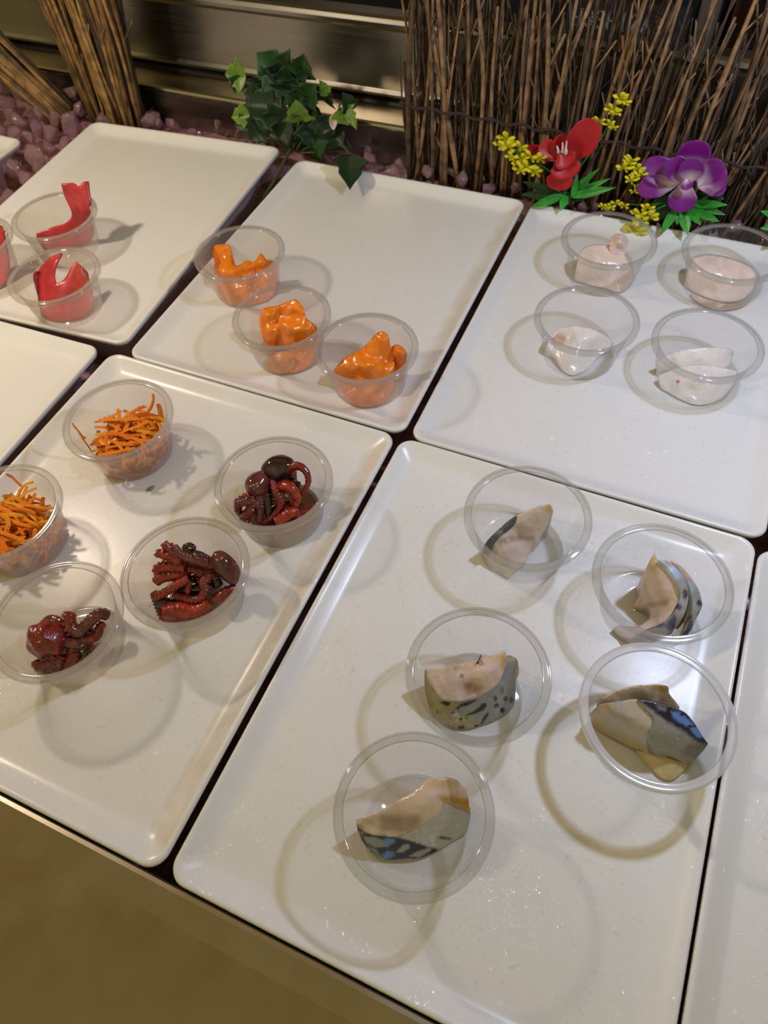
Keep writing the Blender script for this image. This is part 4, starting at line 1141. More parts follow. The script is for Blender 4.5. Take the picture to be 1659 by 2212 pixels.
tentacle(w3, 'O3', [(560, 1860, 6), (500, 1960, 4), (400, 2040, 1)], 0.0046, 0.0036, M_OCT_MAUVE, t, 0.4)
tentacle(w3, 'O3', [(680, 1800, 6), (660, 1900, 4), (600, 1990, 1)], 0.0048, 0.0036, M_OCT_RED, t, 0.4)
tentacle(w3, 'O3', [(760, 1780, 5), (790, 1860, 2), (720, 1940, 0)], 0.0044, 0.0034, M_OCT_DARK, t, 0.3)
tentacle(w3, 'O3', [(620, 1760, 5), (760, 1720, 6), (900, 1640, 7)], 0.0062, 0.0045, M_OCT_DARK, t, 0.1)
tentacle(w3, 'O3', [(600, 1900, 1), (720, 1840, 2), (860, 1760, 3)], 0.0058, 0.0042, M_OCT_RED, t, 0.3)
tentacle(w3, 'O3', [(420, 1860, 5), (520, 1840, 6), (640, 1790, 7)], 0.0055, 0.0040, M_OCT_DARK, t, 0.1)


# sesame seeds
def seed_mesh():
    n = 12
    path = [(0.0016 * (i / (n - 1) - 0.5) * 1.0, 0, 0) for i in range(n)]
    rr = [0.00062 * math.sqrt(max(1 - (2 * i / (n - 1) - 1) ** 2, 0.01)) * (1.12 - 0.5 * i / (n - 1)) for i in range(n)]
    return tube([(p[0] * 1.5, p[1], p[2]) for p in path], rr, 8, None, 0.6)


seedV, seedF = seed_mesh()
sd = [(w1, (1000, 432, 31.5), 'the mauve octopus head'), (w1, (1022, 425, 32), 'the mauve octopus head'), (w1, (1045, 412, 33), 'the mauve octopus head'), (w1, (1050, 430, 32), 'the mauve octopus head'), (w1, (968, 518, 25), 'the mauve octopus head'), (w1, (945, 528, 24), 'the mauve octopus head'), (w1, (1258, 500, 30), 'the orange tentacle in the farthest octopus cup'), (w1, (1160, 575, 21), 'the orange tentacle in the farthest octopus cup'),
      (w2, (1165, 340, 40), 'the smooth brown octopus head'), (w2, (1240, 315, 40), 'the smooth brown octopus head'), (w2, (1465, 405, 29), 'the smooth brown octopus head'), (w2, (820, 700, 21), 'the ruffled red octopus tentacles'), (w2, (800, 560, 24), 'the ruffled red octopus tentacles'), (w2, (830, 255, 35), 'the ruffled red octopus tentacles'), (w2, (165, 1025, 9), 'the ruffled red octopus tentacles'),
      (w3, (360, 1730, 26), 'the round red octopus head'), (w3, (280, 1755, 24), 'the round red octopus head'), (w3, (755, 1765, 14), 'the tangle beside the round red octopus head'), (w3, (755, 1815, 11), 'the tangle beside the round red octopus head'), (w3, (325, 2000, 6), 'the tangle beside the round red octopus head')]
sme = None
for i, (vw, q, where) in enumerate(sd):
    P = spot(vw, q)
    if sme is None:
        so = mesh_obj('sesame_seed', seedV, seedF, M_SESAME); sme = so
    else:
        so = sme.copy(); COL.objects.link(so)
    so.location = P; so.rotation_euler = (0, rnd.uniform(-.4, .4), rnd.uniform(0, PI))
    tag(so, 'pale sesame seed stuck on ' + where, 'sesame seed', 'sesame seeds on ' + where)
# sauce pooled in the farthest octopus cup
V, F = lathe([(0.0001, 0.0), (0.024, 0.0), (0.0278, 0.0003), (0.0284, 0.0008), (0.024, 0.0010), (0.0001, 0.0010)], 64)
o = mesh_obj('marinade', [(v[0] + CUPC['O1'][0], v[1] + CUPC['O1'][1], v[2] + FL + 0.0018) for v in V], F, M_SAUCE, base=(CUPC['O1'][0], CUPC['O1'][1], FL + 0.0018))
fix_normals(o)
tag(o, 'thin brown marinade pooled under the black-headed octopus', 'sauce')


def smear(name, pts, mat, label, cat, h=0.0012, view=View(1, 0, 0)):
    o = relief(name, view, None, [(x, y, 0.05) for x, y in pts], [(sum(p[0] for p in pts) / len(pts), sum(p[1] for p in pts) / len(pts), h * 1000)], mat, (0.1, 0.05, 0.02), rough=0.0, lift=0.0003)
    return tag(o, label, cat)


smear('octopus_scrap', [(212, 1436), (222, 1420), (236, 1408), (245, 1398), (247, 1408), (238, 1424), (228, 1438), (218, 1440)], M_OCT_MAUVE, 'brown octopus scrap dropped on the tray beside its nearest octopus cup', 'food scrap', 0.0018)
smear('green_crumb', [(334, 822), (340, 818), (348, 819), (346, 823), (337, 825)], M_CRUMB, 'green crumb on the tray edge behind the carrot cup', 'crumb', 0.0012)
smear('green_crumb', [(314, 1059), (322, 1052), (334, 1049), (332, 1054), (322, 1061)], M_CRUMB, 'green crumb on the tray in front of the carrot cup', 'crumb', 0.0012)


# ------------------------------------------------------------------ shredded carrot
def carrot(cup, view, explicit, shift, label, seed):
    r = random.Random(seed)
    c = CUPC[cup]
    b = MB()
    def strand(path, w, col):
        n = len(path)
        rr = [w * (0.75 if i in (0, n - 1) else 1) for i in range(n)]
        V, F = tube(path, rr, 4, None, 0.6)
        b.add([clamp_cup(v, cup) for v in V], F, col)
    def cc():
        k = r.random()
        if k < 0.62: return (0.86 + r.uniform(-.06, .04), 0.27 + r.uniform(-.04, .04), 0.006)
        if k < 0.85: return (0.80, 0.19, 0.006)
        return (0.85, 0.40, 0.03)
    for pts in explicit:
        P3 = [at(*view.px(q), FL + 0.0018 + q[2] * 0.001) for q in pts]
        strand([Vector(p) for p in catmull(P3, 12)], r.uniform(0.0013, 0.0018), cc())
    N = 280
    for i in range(N):
        f = (i / N)
        z = 0.0025 + 0.026 * f
        R = cup_radius(z) - 0.003
        ang = r.uniform(0, 2 * PI); rad = R * math.sqrt(r.random()) * (1 - 0.35 * f)
        x = shift[0] * (0.4 + f) + rad * math.cos(ang); y = shift[1] * (0.4 + f) + rad * math.sin(ang)
        yaw = r.gauss(-0.15, 0.75); L = r.uniform(0.014, 0.034)
        d = Vector((math.cos(yaw), math.sin(yaw), r.uniform(-.25, .25))); nn = Vector((-d.y, d.x, 0))
        bend = r.gauss(0, .0035); bz = r.uniform(-.001, .004)
        P = []
        for k in range(9):
            t = k / 8 - 0.5
            q = Vector((c[0] + x, c[1] + y, FL + 0.0018 + z)) + d * (L * t) + nn * (bend * (0.25 - t * t) * 4) + Vector((0, 0, bz * (0.25 - t * t) * 4 - 0.002))
            q.z = max(q.z, FL + 0.0035)
            P.append(clamp_cup(q, cup, 0.0016))
        strand(P, r.uniform(0.0010, 0.0018), cc())
    o = b.obj('shredded_carrot', M_CARROT, base=(c[0], c[1], FL + 0.0018), smooth=False)
    tag(o, label, 'shredded carrot', None, 'stuff')


vc = View(6.144, 120, 800)
carrot('C1', vc, [[(90, 710, 37), (180, 790, 31), (270, 860, 25), (400, 900, 22)], [(160, 830, 29), (260, 930, 22), (330, 1040, 14), (380, 1110, 10)], [(1295, 310, 47), (1295, 400, 42), (1265, 490, 36), (1200, 580, 30)], [(1365, 445, 39), (1385, 560, 32), (1410, 680, 25)], [(1370, 450, 38), (1400, 560, 31), (1425, 690, 24)], [(1120, 490, 37), (1060, 530, 33), (980, 570, 30)], [(570, 660, 30), (760, 650, 31), (960, 650, 31), (1100, 640, 30)], [(700, 640, 31), (800, 580, 33), (880, 540, 34)]],
       (0.004, -0.002), 'heap of shredded carrot in the cup wholly in view, with strands over the rim', 3)
carrot('C2', w3, [[(55, 190, 44), (110, 215, 40), (160, 265, 36), (210, 310, 32)], [(300, 265, 40), (240, 280, 37), (190, 330, 33), (160, 400, 29)], [(330, 320, 38), (260, 350, 34), (180, 400, 30)], [(490, 500, 27), (400, 500, 28), (300, 480, 29), (180, 470, 29)], [(400, 400, 30), (380, 470, 27), (330, 540, 24)], [(300, 430, 30), (240, 460, 29), (160, 470, 28)]],
       (-0.002, -0.001), 'heap of shredded carrot in the cup cut off by the left edge of the photo', 5)

# ================================================================== WATER DROPS ON THE TRAYS
def drops(tr, n, label, seed, rmin=0.00028, rmax=0.0011, dense=None):
    r = random.Random(seed)
    w = max(v.co.x for v in tr.data.vertices) * 2; d = max(v.co.y for v in tr.data.vertices) * 2
    b = MB()
    R = Matrix.Rotation(tr.rotation_euler.z, 3, 'Z')
    placed = 0
    while placed < n:
        x = r.uniform(-w / 2 + 0.022, w / 2 - 0.022); y = r.uniform(-d / 2 + 0.022, d / 2 - 0.022)
        den = noise.noise(Vector((x * 14 + seed, y * 14, 0.5))) * 0.5 + 0.5
        if r.random() > den * 1.3: continue
        P = R @ Vector((x, y, 0)) + Vector(tr.location); P.z = FL + tr.location.z
        if any(math.hypot(P.x - q[0], P.y - q[1]) < 0.0305 for q in CUPC.values()): continue
        rr = rmin + (rmax - rmin) * r.random() ** 2.6
        el = 1 + (r.random() ** 6) * 2.5; an = r.uniform(0, PI)
        V = []; F = []
        for (k, zz) in ((1.0, 0.0), (0.72, 0.12), (0.36, 0.19)):
            for j in range(7):
                a = 2 * PI * j / 7
                px, py = math.cos(a) * rr * k * el, math.sin(a) * rr * k
                V.append((P.x + px * math.cos(an) - py * math.sin(an), P.y + px * math.sin(an) + py * math.cos(an), P.z + zz * rr))
        V.append((P.x, P.y, P.z + 0.215 * rr))
        for i in range(2):
            for j in range(7): F.append((i * 7 + j, i * 7 + (j + 1) % 7, (i + 1) * 7 + (j + 1) % 7, (i + 1) * 7 + j))
        for j in range(7): F.append((14 + j, 14 + (j + 1) % 7, 21))
        b.add(V, F); placed += 1
    o = b.obj('water_drops', M_WATER, base=(tr.location.x, tr.location.y, FL))
    tag(o, label, 'water drops', None, 'stuff')


drops(TR['mackerel'], 2200, 'fine water drops sprinkled over the mackerel tray', 1)
drops(TR['right_front'], 1500, 'water drops on the empty tray right of the mackerel', 2, 0.0004, 0.0014)
drops(TR['octopus'], 900, 'water drops scattered over the octopus and carrot tray', 3)
drops(TR['squid'], 1300, 'fine water drops on the squid tray', 4)
drops(TR['salmon'], 350, 'few water drops on the salmon tray', 5)
drops(TR['front_left'], 350, 'few water drops on the empty tray across the wide gap', 6)

for k_, nm in (('M1', 'the triangular mackerel slice'), ('M2', 'the two curved mackerel slices'), ('M3', 'the slice with the ant'), ('M4', 'the blue-striped mackerel'), ('M5', 'the mackerel with brown fat')):
    r_ = random.Random(k_); b = MB(); cx_, cy_ = CUPC[k_]
    for i in range(90):
        a0 = r_.uniform(0, 2 * PI); q0 = 0.0235 * math.sqrt(r_.uniform(0.25, 1.0)); rr = r_.uniform(0.0003, 0.0008)
        P = Vector((cx_ + q0 * math.cos(a0), cy_ + q0 * math.sin(a0), FL + 0.0017))
        V, F = [], []
        for (kk, zz) in ((1.0, 0.0), (0.75, 0.28), (0.4, 0.42)):
            for j in range(8): V.append(P + Vector((math.cos(j * PI / 4) * rr * kk, math.sin(j * PI / 4) * rr * kk, zz * rr)))
        V.append(P + Vector((0, 0, 0.46 * rr)))
        for i2 in range(2):
            for j in range(8): F.append((i2 * 8 + j, i2 * 8 + (j + 1) % 8, (i2 + 1) * 8 + (j + 1) % 8, (i2 + 1) * 8 + j))
        for j in range(8): F.append((16 + j, 16 + (j + 1) % 8, 24))
        b.add(V, F)
    tag(b.obj('water_beads', M_WATER, base=(cx_, cy_, FL + 0.0017)), 'tiny water beads on the cup base around ' + nm, 'water drops', None, 'stuff')

# ================================================================== ICE
def ice_bed():
    nx, ny = 150, 66
    x0, x1, y0, y1 = -0.99, 0.74, -0.338, 0.4015
    V, F = [], []
    for j in range(ny):
        for i in range(nx):
            x = x0 + (x1 - x0) * i / (nx - 1); y = y0 + (y1 - y0) * j / (ny - 1)
            z = -0.0585 + 0.004 * noise.noise(Vector((x * 60, y * 60, 0))) + 0.003 * noise.noise(Vector((x * 140, y * 140, 5)))
            lift = 0.0
            if y > 0.362: lift = 0.034 * min((y - 0.362) / 0.012, 1)
            if x < -0.565 and y > 0.3: lift = max(lift, 0.032 * min((-0.565 - x) / 0.02, 1))
            if lift == 0.0: z = min(z, -0.0577)
            V.append((x, y, z + lift))
    for j in range(ny - 1):
        for i in range(nx - 1):
            a = j * nx + i
            F.append((a, a + 1, a + nx + 1, a + nx))
    o = mesh_obj('crushed_ice', V, F, M_ICEBED, base=(0, 0, -0.04))
    tag(o, 'packed mauve ice filling the well beneath the trays', 'ice', None, 'stuff')


ice_bed()


def chunk_mesh(r):
    bm = bmesh.new()
    for i in range(16):
        v = Vector((r.gauss(0, 1), r.gauss(0, 1), r.gauss(0, 1))).normalized() * r.uniform(0.75, 1.0)
        bm.verts.new((v.x, v.y * 0.85, v.z * 0.75))
    res = bmesh.ops.convex_hull(bm, input=bm.verts)
    bmesh.ops.delete(bm, geom=[g for g in res['geom_interior'] if isinstance(g, bmesh.types.BMVert)], context='VERTS')
    bmesh.ops.bevel(bm, geom=list(bm.edges), offset=0.06, segments=2, affect='EDGES', profile=0.6)
    bmesh.ops.recalc_face_normals(bm, faces=bm.faces)
    me = bpy.data.meshes.new('ice_chunk'); bm.to_mesh(me); bm.free()
    me.polygons.foreach_set('use_smooth', [True] * len(me.polygons))
    me.materials.append(M_ICE)
    return me


ice_meshes = [chunk_mesh(rnd) for _ in range(8)]
IG_L = 'mauve ice chunks heaped left of the tuna tray'
IG_B = 'mauve ice chunks along the back of the trays'
spots = []
ri = random.Random(11)
def in_tray(x, y, m=0.0):
    for k, tr in TR.items():
        q = Matrix.Rotation(-tr.rotation_euler.z, 3, 'Z') @ (Vector((x, y, 0)) - Vector((tr.location.x, tr.location.y, 0)))
        w = tr.data.vertices; 
        if abs(q.x) < 0.1325 + m and abs(q.y) < 0.169 + m: return True
    return False
tries = 0
while len(spots) < 64 and tries < 8000:
    tries += 1
    x = ri.uniform(-0.80, -0.50); y = ri.uniform(0.05, 0.395)
    s = ri.uniform(0.012, 0.024)
    if in_tray(x, y, s * 0.75): continue
    if any((x - q[0]) ** 2 + (y - q[1]) ** 2 < (0.8 * (s + q[3])) ** 2 for q in spots): continue
    zz = -0.024 + 0.016 * ri.random() + (0.010 if y > 0.31 and x < -0.57 else 0)
    spots.append((x, y, zz, s, 0))
n0 = len(spots); tries = 0
while len(spots) < n0 + 46 and tries < 8000:
    tries += 1
    x = ri.uniform(-0.50, 0.36); y = ri.uniform(0.366, 0.393)
    s = ri.uniform(0.007, 0.012)
    if in_tray(x, y, s * 0.8): continue
    if any((x - q[0]) ** 2 + (y - q[1]) ** 2 < (0.75 * (s + q[3])) ** 2 for q in spots): continue
    spots.append((x, y, -0.014 + 0.010 * ri.random(), s, 1))
for x, y, z, s, k in spots:
    o = bpy.data.objects.new('ice_chunk', ri.choice(ice_meshes)); COL.objects.link(o)
    o.location = (x, y, z); o.scale = (s, s, s); o.rotation_euler = (ri.uniform(0, PI), ri.uniform(0, PI), ri.uniform(0, PI))
    if k == 0: tag(o, 'glassy mauve ice chunk in the heap left of the tuna tray', 'ice', IG_L)
    else: tag(o, 'glassy mauve ice chunk in the strip between the trays and the twig fence', 'ice', IG_B)


# ================================================================== TWIG FENCE AND REED BUNDLES
def stick(b, p0, d, L, r0, r1, r, branches=2, n=6, seg=9, knob=True, col=None):
    """one dry stick with joints, a slight bend and short side shoots"""
    d = d.normalized()
    s1 = d.cross(Vector((0, 1, 0))).normalized(); s2 = Vector((0, 1, 0))
    b1, b2 = r.uniform(-.035, .035) * L, r.uniform(-.01, .01) * L
    kink = r.uniform(-.008, .008)
    P, R = [], []
    for i in range(seg):
        t = i / (seg - 1)
        P.append(p0 + d * (L * t) + s1 * (b1 * math.sin(PI * t) + kink * max(0, t - .5)) + s2 * (b2 * math.sin(PI * t * 1.3)))
        R.append((r0 + (r1 - r0) * t) * (1.28 if (knob and i in (2, 5, 7)) else 1.0))
    V, F = tube(P, R, n); b.add(V, F, col)
    for k in range(branches):
        t = r.uniform(0.35, 0.92); i = min(int(t * (seg - 1)), seg - 2)
        q = P[i]
        dd = (d + s1 * r.choice((-1, 1)) * r.uniform(.35, .8) + s2 * r.uniform(-.3, .3)).normalized()
        l2 = r.uniform(0.010, 0.035)
        V, F = tube([q, q + dd * l2 * .5 + d * 0.001, q + dd * l2 + d * 0.004], [R[i] * .6, R[i] * .5, R[i] * .55], 5); b.add(V, F, col)


def twig_fence():
    t = empty('twig_fence', (0.10, 0.385, -0.036))
    tag(t, 'tall fence of dry brown twigs standing behind the trays', 'fence')
    r = random.Random(21)
    def base_dir(u, x, spread):
        lean = -0.035 + 0.22 * max(0, u) ** 1.3 + r.gauss(0, spread)
        return Vector((lean, r.gauss(-0.0, 0.03), 1.0))
    X0, X1 = -0.150, 0.40
    for i in range(100):
        u = (i + r.random()) / 100
        x = X0 + (X1 - X0) * u
        y = 0.379 + r.uniform(-.005, .006)
        L = r.uniform(0.19, 0.27) if u < .45 else r.uniform(0.15, 0.26)
        b = MB(); rad = r.choice((0.0011, 0.0015, 0.0018, 0.0023))
        stick(b, Vector((x, y, -0.034)), base_dir(u, x, 0.075 + 0.05 * u), L, rad * 1.2, rad * 0.7, r, r.choice((0, 1, 2, 3)))
        b.obj('twig', M_TWIG, t)
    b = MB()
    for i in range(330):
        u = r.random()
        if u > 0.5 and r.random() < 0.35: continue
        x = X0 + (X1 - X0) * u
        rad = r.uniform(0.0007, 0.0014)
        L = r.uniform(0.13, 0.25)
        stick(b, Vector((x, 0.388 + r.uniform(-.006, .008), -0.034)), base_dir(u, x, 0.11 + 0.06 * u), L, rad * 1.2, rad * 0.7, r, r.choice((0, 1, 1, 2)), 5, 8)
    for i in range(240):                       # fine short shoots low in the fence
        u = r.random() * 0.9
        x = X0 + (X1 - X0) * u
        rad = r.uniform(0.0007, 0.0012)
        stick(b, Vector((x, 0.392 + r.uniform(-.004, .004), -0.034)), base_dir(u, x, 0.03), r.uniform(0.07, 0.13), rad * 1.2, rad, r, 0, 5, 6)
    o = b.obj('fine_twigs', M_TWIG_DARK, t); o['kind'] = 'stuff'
    # twisted binding cords across the fence
    for z, y, a in ((0.062, 0.3715, 0.0016), (0.058, 0.3955, 0.0016), (0.128, 0.3975, 0.0012)):
        pts = []
        for k in range(90):
            u = k / 89; x = X0 - 0.004 + (X1 - X0 + 0.03) * u + 0.012 * u
            pts.append((x, y + 0.0018 * math.sin(k * 1.3), z - 0.012 * u + 0.0016 * math.cos(k * 1.3)))
        V, F = tube(pts, [a] * 90, 6)
        mesh_obj('binding_cord', V, F, M_BIND, t)


twig_fence()


def bundle(name, p_base, axis, wid, dep, L, n, label, seed, parts):
    r = random.Random(seed)
    t = empty(name, p_base)
    tag(t, label, 'reed bundle')
    axis = axis.normalized()
    side = Vector((1, 0, 0)); side = (side - axis * side.dot(axis)).normalized(); dp = axis.cross(side).normalized()
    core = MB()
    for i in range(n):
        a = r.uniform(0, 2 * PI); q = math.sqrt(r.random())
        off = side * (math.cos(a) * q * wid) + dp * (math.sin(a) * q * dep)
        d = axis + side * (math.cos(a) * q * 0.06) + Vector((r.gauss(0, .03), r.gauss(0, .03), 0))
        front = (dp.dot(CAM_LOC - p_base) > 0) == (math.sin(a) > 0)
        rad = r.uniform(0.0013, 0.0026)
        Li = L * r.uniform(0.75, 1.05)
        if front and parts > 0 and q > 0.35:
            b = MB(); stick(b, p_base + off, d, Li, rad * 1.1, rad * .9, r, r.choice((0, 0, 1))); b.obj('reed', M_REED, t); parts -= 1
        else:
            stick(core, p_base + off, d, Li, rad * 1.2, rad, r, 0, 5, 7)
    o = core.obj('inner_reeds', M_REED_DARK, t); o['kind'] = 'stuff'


bundle('reed_bundle', Vector((-0.552, 0.378, -0.022)), Vector((0.03, 0.0, 1)), 0.042, 0.016, 0.22, 150, 'upright bundle of dry brown reeds standing in the mauve ice', 31, 62)
bundle('reed_bundle', Vector((-0.622, 0.364, -0.018)), Vector((-0.85, 0.02, 0.75)), 0.022, 0.014, 0.20, 80, 'slanting bundle of dry yellow reeds leaning against the upright one', 32, 36)


# ================================================================== LEAVES AND FLOWERS
def blade(name, base, tip, width, mat, parent, prof, cup=0.15, fold=0.0, curl=0.0, colf=None, n=14, m=9, thick=0.0004, roll=0.0):
    """a leaf or petal from base to tip (world points): outline from prof(t), cupped, folded and curled, with thickness"""
    base, tip = Vector(base), Vector(tip)
    ax = tip - base; L = ax.length; a = ax.normalized()
    view = (CAM_LOC - base).normalized()
    sd_ = a.cross(view).normalized()
    nr = sd_.cross(a).normalized()
    if roll:
        Rm = Matrix.Rotation(roll, 3, a); sd_ = Rm @ sd_; nr = Rm @ nr
    V, cols = [], []
    for s in (0, 1):
        for i in range(n):
            t = i / (n - 1)
            w = max(prof(t), 0.012) * width / 2
            for j in range(m):
                u = j / (m - 1) * 2 - 1
                h = cup * width * (u * u - 0.35) * math.sin(PI * min(t + .08, 1)) + fold * width * abs(u) * prof(t) + curl * L * (t * (1 - t)) * 1.0
                V.append(base + a * (L * t) + sd_ * (u * w) + nr * (h - (thick if s else 0)))
                cols.append(colf(t, u) if colf else (1, 1, 1))
    F = []; o2 = n * m
    for i in range(n - 1):
        for j in range(m - 1):
            q = (i * m + j, i * m + j + 1, (i + 1) * m + j + 1, (i + 1) * m + j)
            F.append(q); F.append(tuple(o2 + k for k in reversed(q)))
    rim = [j for j in range(m)] + [i * m + m - 1 for i in range(1, n)] + [(n - 1) * m + j for j in range(m - 2, -1, -1)] + [i * m for i in range(n - 2, 0, -1)]
    for i in range(len(rim)):
        p_, q_ = rim[i], rim[(i + 1) % len(rim)]
        F.append((q_, p_, o2 + p_, o2 + q_))
    o = mesh_obj(name, V, F, mat, parent, cols=cols if colf else None)
    fix_normals(o)
    return o


def ivy_prof(t):
    ks = [(0, .10), (.06, .50), (.14, .62), (.22, .78), (.32, 1.0), (.40, .74), (.50, .58), (.62, .62), (.72, .46), (.85, .22), (1, 0.0)]
    for (a, x), (b2, y) in zip(ks, ks[1:]):
        if t <= b2: return x + (y - x) * (t - a) / (b2 - a)
    return 0
def oval(t): return math.sin(PI * min(max(t, 0.0), 1) ** 0.75) ** 0.7
def round_petal(t): return min(1.0, (0.25 + 1.6 * t)) * math.sqrt(max(1 - max((t - .55) / .45, 0) ** 2.4, 0))
def lance(t): return math.sin(PI * t ** 0.8) ** 0.9


def ivy():
    vi = View(4.74, 470, 100)
    Y = 0.372
    g = at(*vi.px((760, 1090)), -0.02)
    t = empty('ivy_sprig', (g.x, g.y, -0.03))
    tag(t, 'bushy green ivy sprig stuck between the tuna and salmon trays', 'ivy')
    P = lambda q, y=Y: atY(*vi.px(q), y)
    k = (P((800, 600)) - P((900, 600))).length / 100          # metres per crop pixel here
    leaves = [  # base, tip, width, material, depth
        ((700, 330), (395, 60), 360, M_LEAF_MID, .376), ((640, 420), (640, 150), 420, M_LEAF_DARK, .378), ((840, 300), (885, 75), 230, M_LEAF_MID, .374), ((740, 330), (930, 300), 260, M_LEAF_DARK, .377),
        ((290, 300), (75, 285), 230, M_LEAF_LIME, .372), ((230, 300), (175, 485), 160, M_LEAF_MID, .370),
        ((650, 560), (270, 480), 440, M_LEAF_DARK, .370), ((560, 560), (330, 760), 380, M_LEAF_DARK, .368), ((700, 640), (270, 600), 330, M_LEAF_DARK, .366),
        ((900, 560), (1010, 380), 260, M_LEAF_MID, .368), ((1130, 500), (1040, 340), 90, M_LEAF_LIME, .366), ((1090, 560), (1140, 480), 170, M_LEAF_DARK, .372),
        ((860, 770), (800, 545), 235, M_LEAF_LIME, .355), ((330, 700), (140, 730), 170, M_LEAF_LIME, .362), ((330, 760), (170, 820), 150, M_LEAF_MID, .363),
        ((760, 740), (420, 840), 330, M_LEAF_DARK, .360), ((900, 640), (690, 500), 240, M_LEAF_MID, .364),
        ((1250, 640), (1345, 810), 200, M_LEAF_LIME, .366), ((1340, 640), (1425, 860), 80, M_LEAF_LIME, .366), ((1370, 660), (1280, 470), 150, M_LEAF_DARK, .372),
        ((960, 760), (1000, 1060), 300, M_LEAF_DARK, .358), ((1080, 700), (1110, 980), 240, M_LEAF_DARK, .364), ((460, 830), (330, 960), 200, M_LEAF_DARK, .364), ((1010, 1090), (1130, 960), 130, M_LEAF_MID, .352), ((880, 1060), (990, 900), 240, M_LEAF_DARK, .360),
        ((1160, 880), (1290, 1030), 220, M_LEAF_DARK, .366),
        ((800, 420), (560, 330), 330, M_LEAF_DARK, .376), ((760, 520), (820, 330), 330, M_LEAF_DARK, .375), ((900, 420), (880, 640), 280, M_LEAF_DARK, .372), ((620, 700), (600, 900), 300, M_LEAF_DARK, .366), ((500, 700), (480, 940), 280, M_LEAF_DARK, .368), ((1040, 640), (900, 760), 240, M_LEAF_DARK, .370), ((1180, 760), (1080, 880), 240, M_LEAF_DARK, .370), ((1260, 900), (1180, 1060), 220, M_LEAF_DARK, .368)]
    r = random.Random(4)
    for q0, q1, w, mt, y in leaves:
        blade('leaf', P(q0, y), P(q1, y - 0.006), w * k * 1.3, mt, t, ivy_prof, 0.10, 0.12, r.uniform(-.1, .25), n=23, roll=r.uniform(-.35, .35))
    # the big leaf hanging over the salmon tray
    b0 = atY(*vi.px((1360, 1110)), 0.352); b0.z = max(b0.z, 0.004)
    tp = at(*vi.px((1355, 1468)), 0.004)
    blade('leaf', b0, tp, 330 * k, M_LEAF_DARK, t, ivy_prof, 0.05, 0.06, 0.10, n=23)
    for a in ([(760, 1090, .352), (800, 950, .355), (830, 780, .356)], [(740, 1080, .354), (760, 960, .357), (660, 840, .36)], [(720, 1060, .356), (680, 960, .36), (680, 800, .365)], [(700, 1040, .358), (600, 960, .36), (580, 850, .362)], [(800, 1080, .354), (920, 860, .36), (1000, 600, .366)], [(820, 1090, .356), (1050, 1080, .358), (1250, 1010, .36), (1360, 1110, .352)], [(840, 1080, .358), (1160, 900, .362), (1260, 560, .366)], [(760, 900, .36), (500, 700, .366), (260, 300, .372)]):
        V, F = tube(catmull([P((x, y_), d) for x, y_, d in a], 14), [0.0011] * 14, 6)
        mesh_obj('stem', V, F, M_STEM, t)
    st0 = at(*vi.px((760, 1090)), 0.0); st1 = at(*vi.px((520, 1480)), -0.014); st2 = at(*vi.px((380, 1640)), -0.020)
    V, F = tube(catmull([st0 + Vector((0.0, 0, 0.006)), st1, st2], 16), [0.0017] * 16, 8); mesh_obj('stem', V, F, M_STEM, t)
    e = P((1185, 700), .36); f = P((1185, 860), .358)
    blade('bud', e, f, 70 * k, M_WHITE, t, oval, 0.2, 0, 0, thick=0.002)


ivy()


def flower_spray(name, label, gx, petals, pcol, pmat, leaves, sprigs, stamen, yl):
    vf = View(2.77, 1060, 190)
    P = lambda q, y: atY(*vf.px(q), y)
    g = P(gx, yl)
    t = empty(name, (g.x, g.y, 0.0))
    tag(t, label, 'artificial flowers')
    k = (P((100, 400), yl) - P((200, 400), yl)).length / 100
    for q0, q1, w, y0, y1, cup, curl in petals:
        blade('petal', P(q0, y0), P(q1, y1), w * k, pmat, t, round_petal, cup, 0.0, curl, pcol, n=18, m=11)
    for q0, q1, w, mt, y0, y1 in leaves:
        a, b2 = P(q0, y0), P(q1, y1)
        a.z = max(a.z, 0.003); b2.z = max(b2.z, 0.002)
        blade('leaf', a, b2, w * k, mt, t, lance, 0.05, 0.14, 0.12, n=12)
    for pts, y, buds in sprigs:
        V, F = tube(catmull([P(q, y) for q in pts], 12), [0.0006] * 12, 5)
        s = mesh_obj('sprig', V, F, M_BLADE, t)
        for (bx, by, sz) in buds:
            sz *= 1.35; c = P((bx, by), y - 0.002)
            r = random.Random(int(bx * 7 + by))
            b = MB()
            side = Vector((1, 0, 0)); up = Vector((0, -0.5, 0.86))
            for j in range(5):
                a = 2 * PI * j / 5 + r.uniform(0, 1)
                d = side * math.cos(a) + up * math.sin(a) + Vector((0, -0.35, 0.2))
                V, F = tube([c, c + d * sz * k * .35, c + d * sz * k * .75, c + d * sz * k], [sz * k * .14, sz * k * .22, sz * k * .34, sz * k * .12], 7, None, 0.6)
                b.add(V, F)
            b.obj('blossom', M_YELLOW, s)
    for q0, q1, w in stamen:
        y = petals[0][3] - 0.012
        a, b2 = P(q0, y), P(q1, y - 0.002)
        V, F = tube(catmull([a, (a + b2) / 2 + Vector((0.0008, -0.001, 0)), b2], 7), [w * k, w * k * .8, w * k * .7, w * k * .7, w * k * .6, w * k * .5, w * k * .3], 6)
        mesh_obj('stamen', V, F, M_WHITE, t)
    # wire stem into the ice behind the tray
    a = P(petals[0][0], yl + 0.012); b2 = Vector((a.x, max(a.y, 0.362), -0.026))
    V, F = tube(catmull([a, (a + b2) / 2 + Vector((0, 0.004, 0)), b2], 10), [0.0012] * 10, 6); mesh_obj('stem', V, F, M_STEM, t)


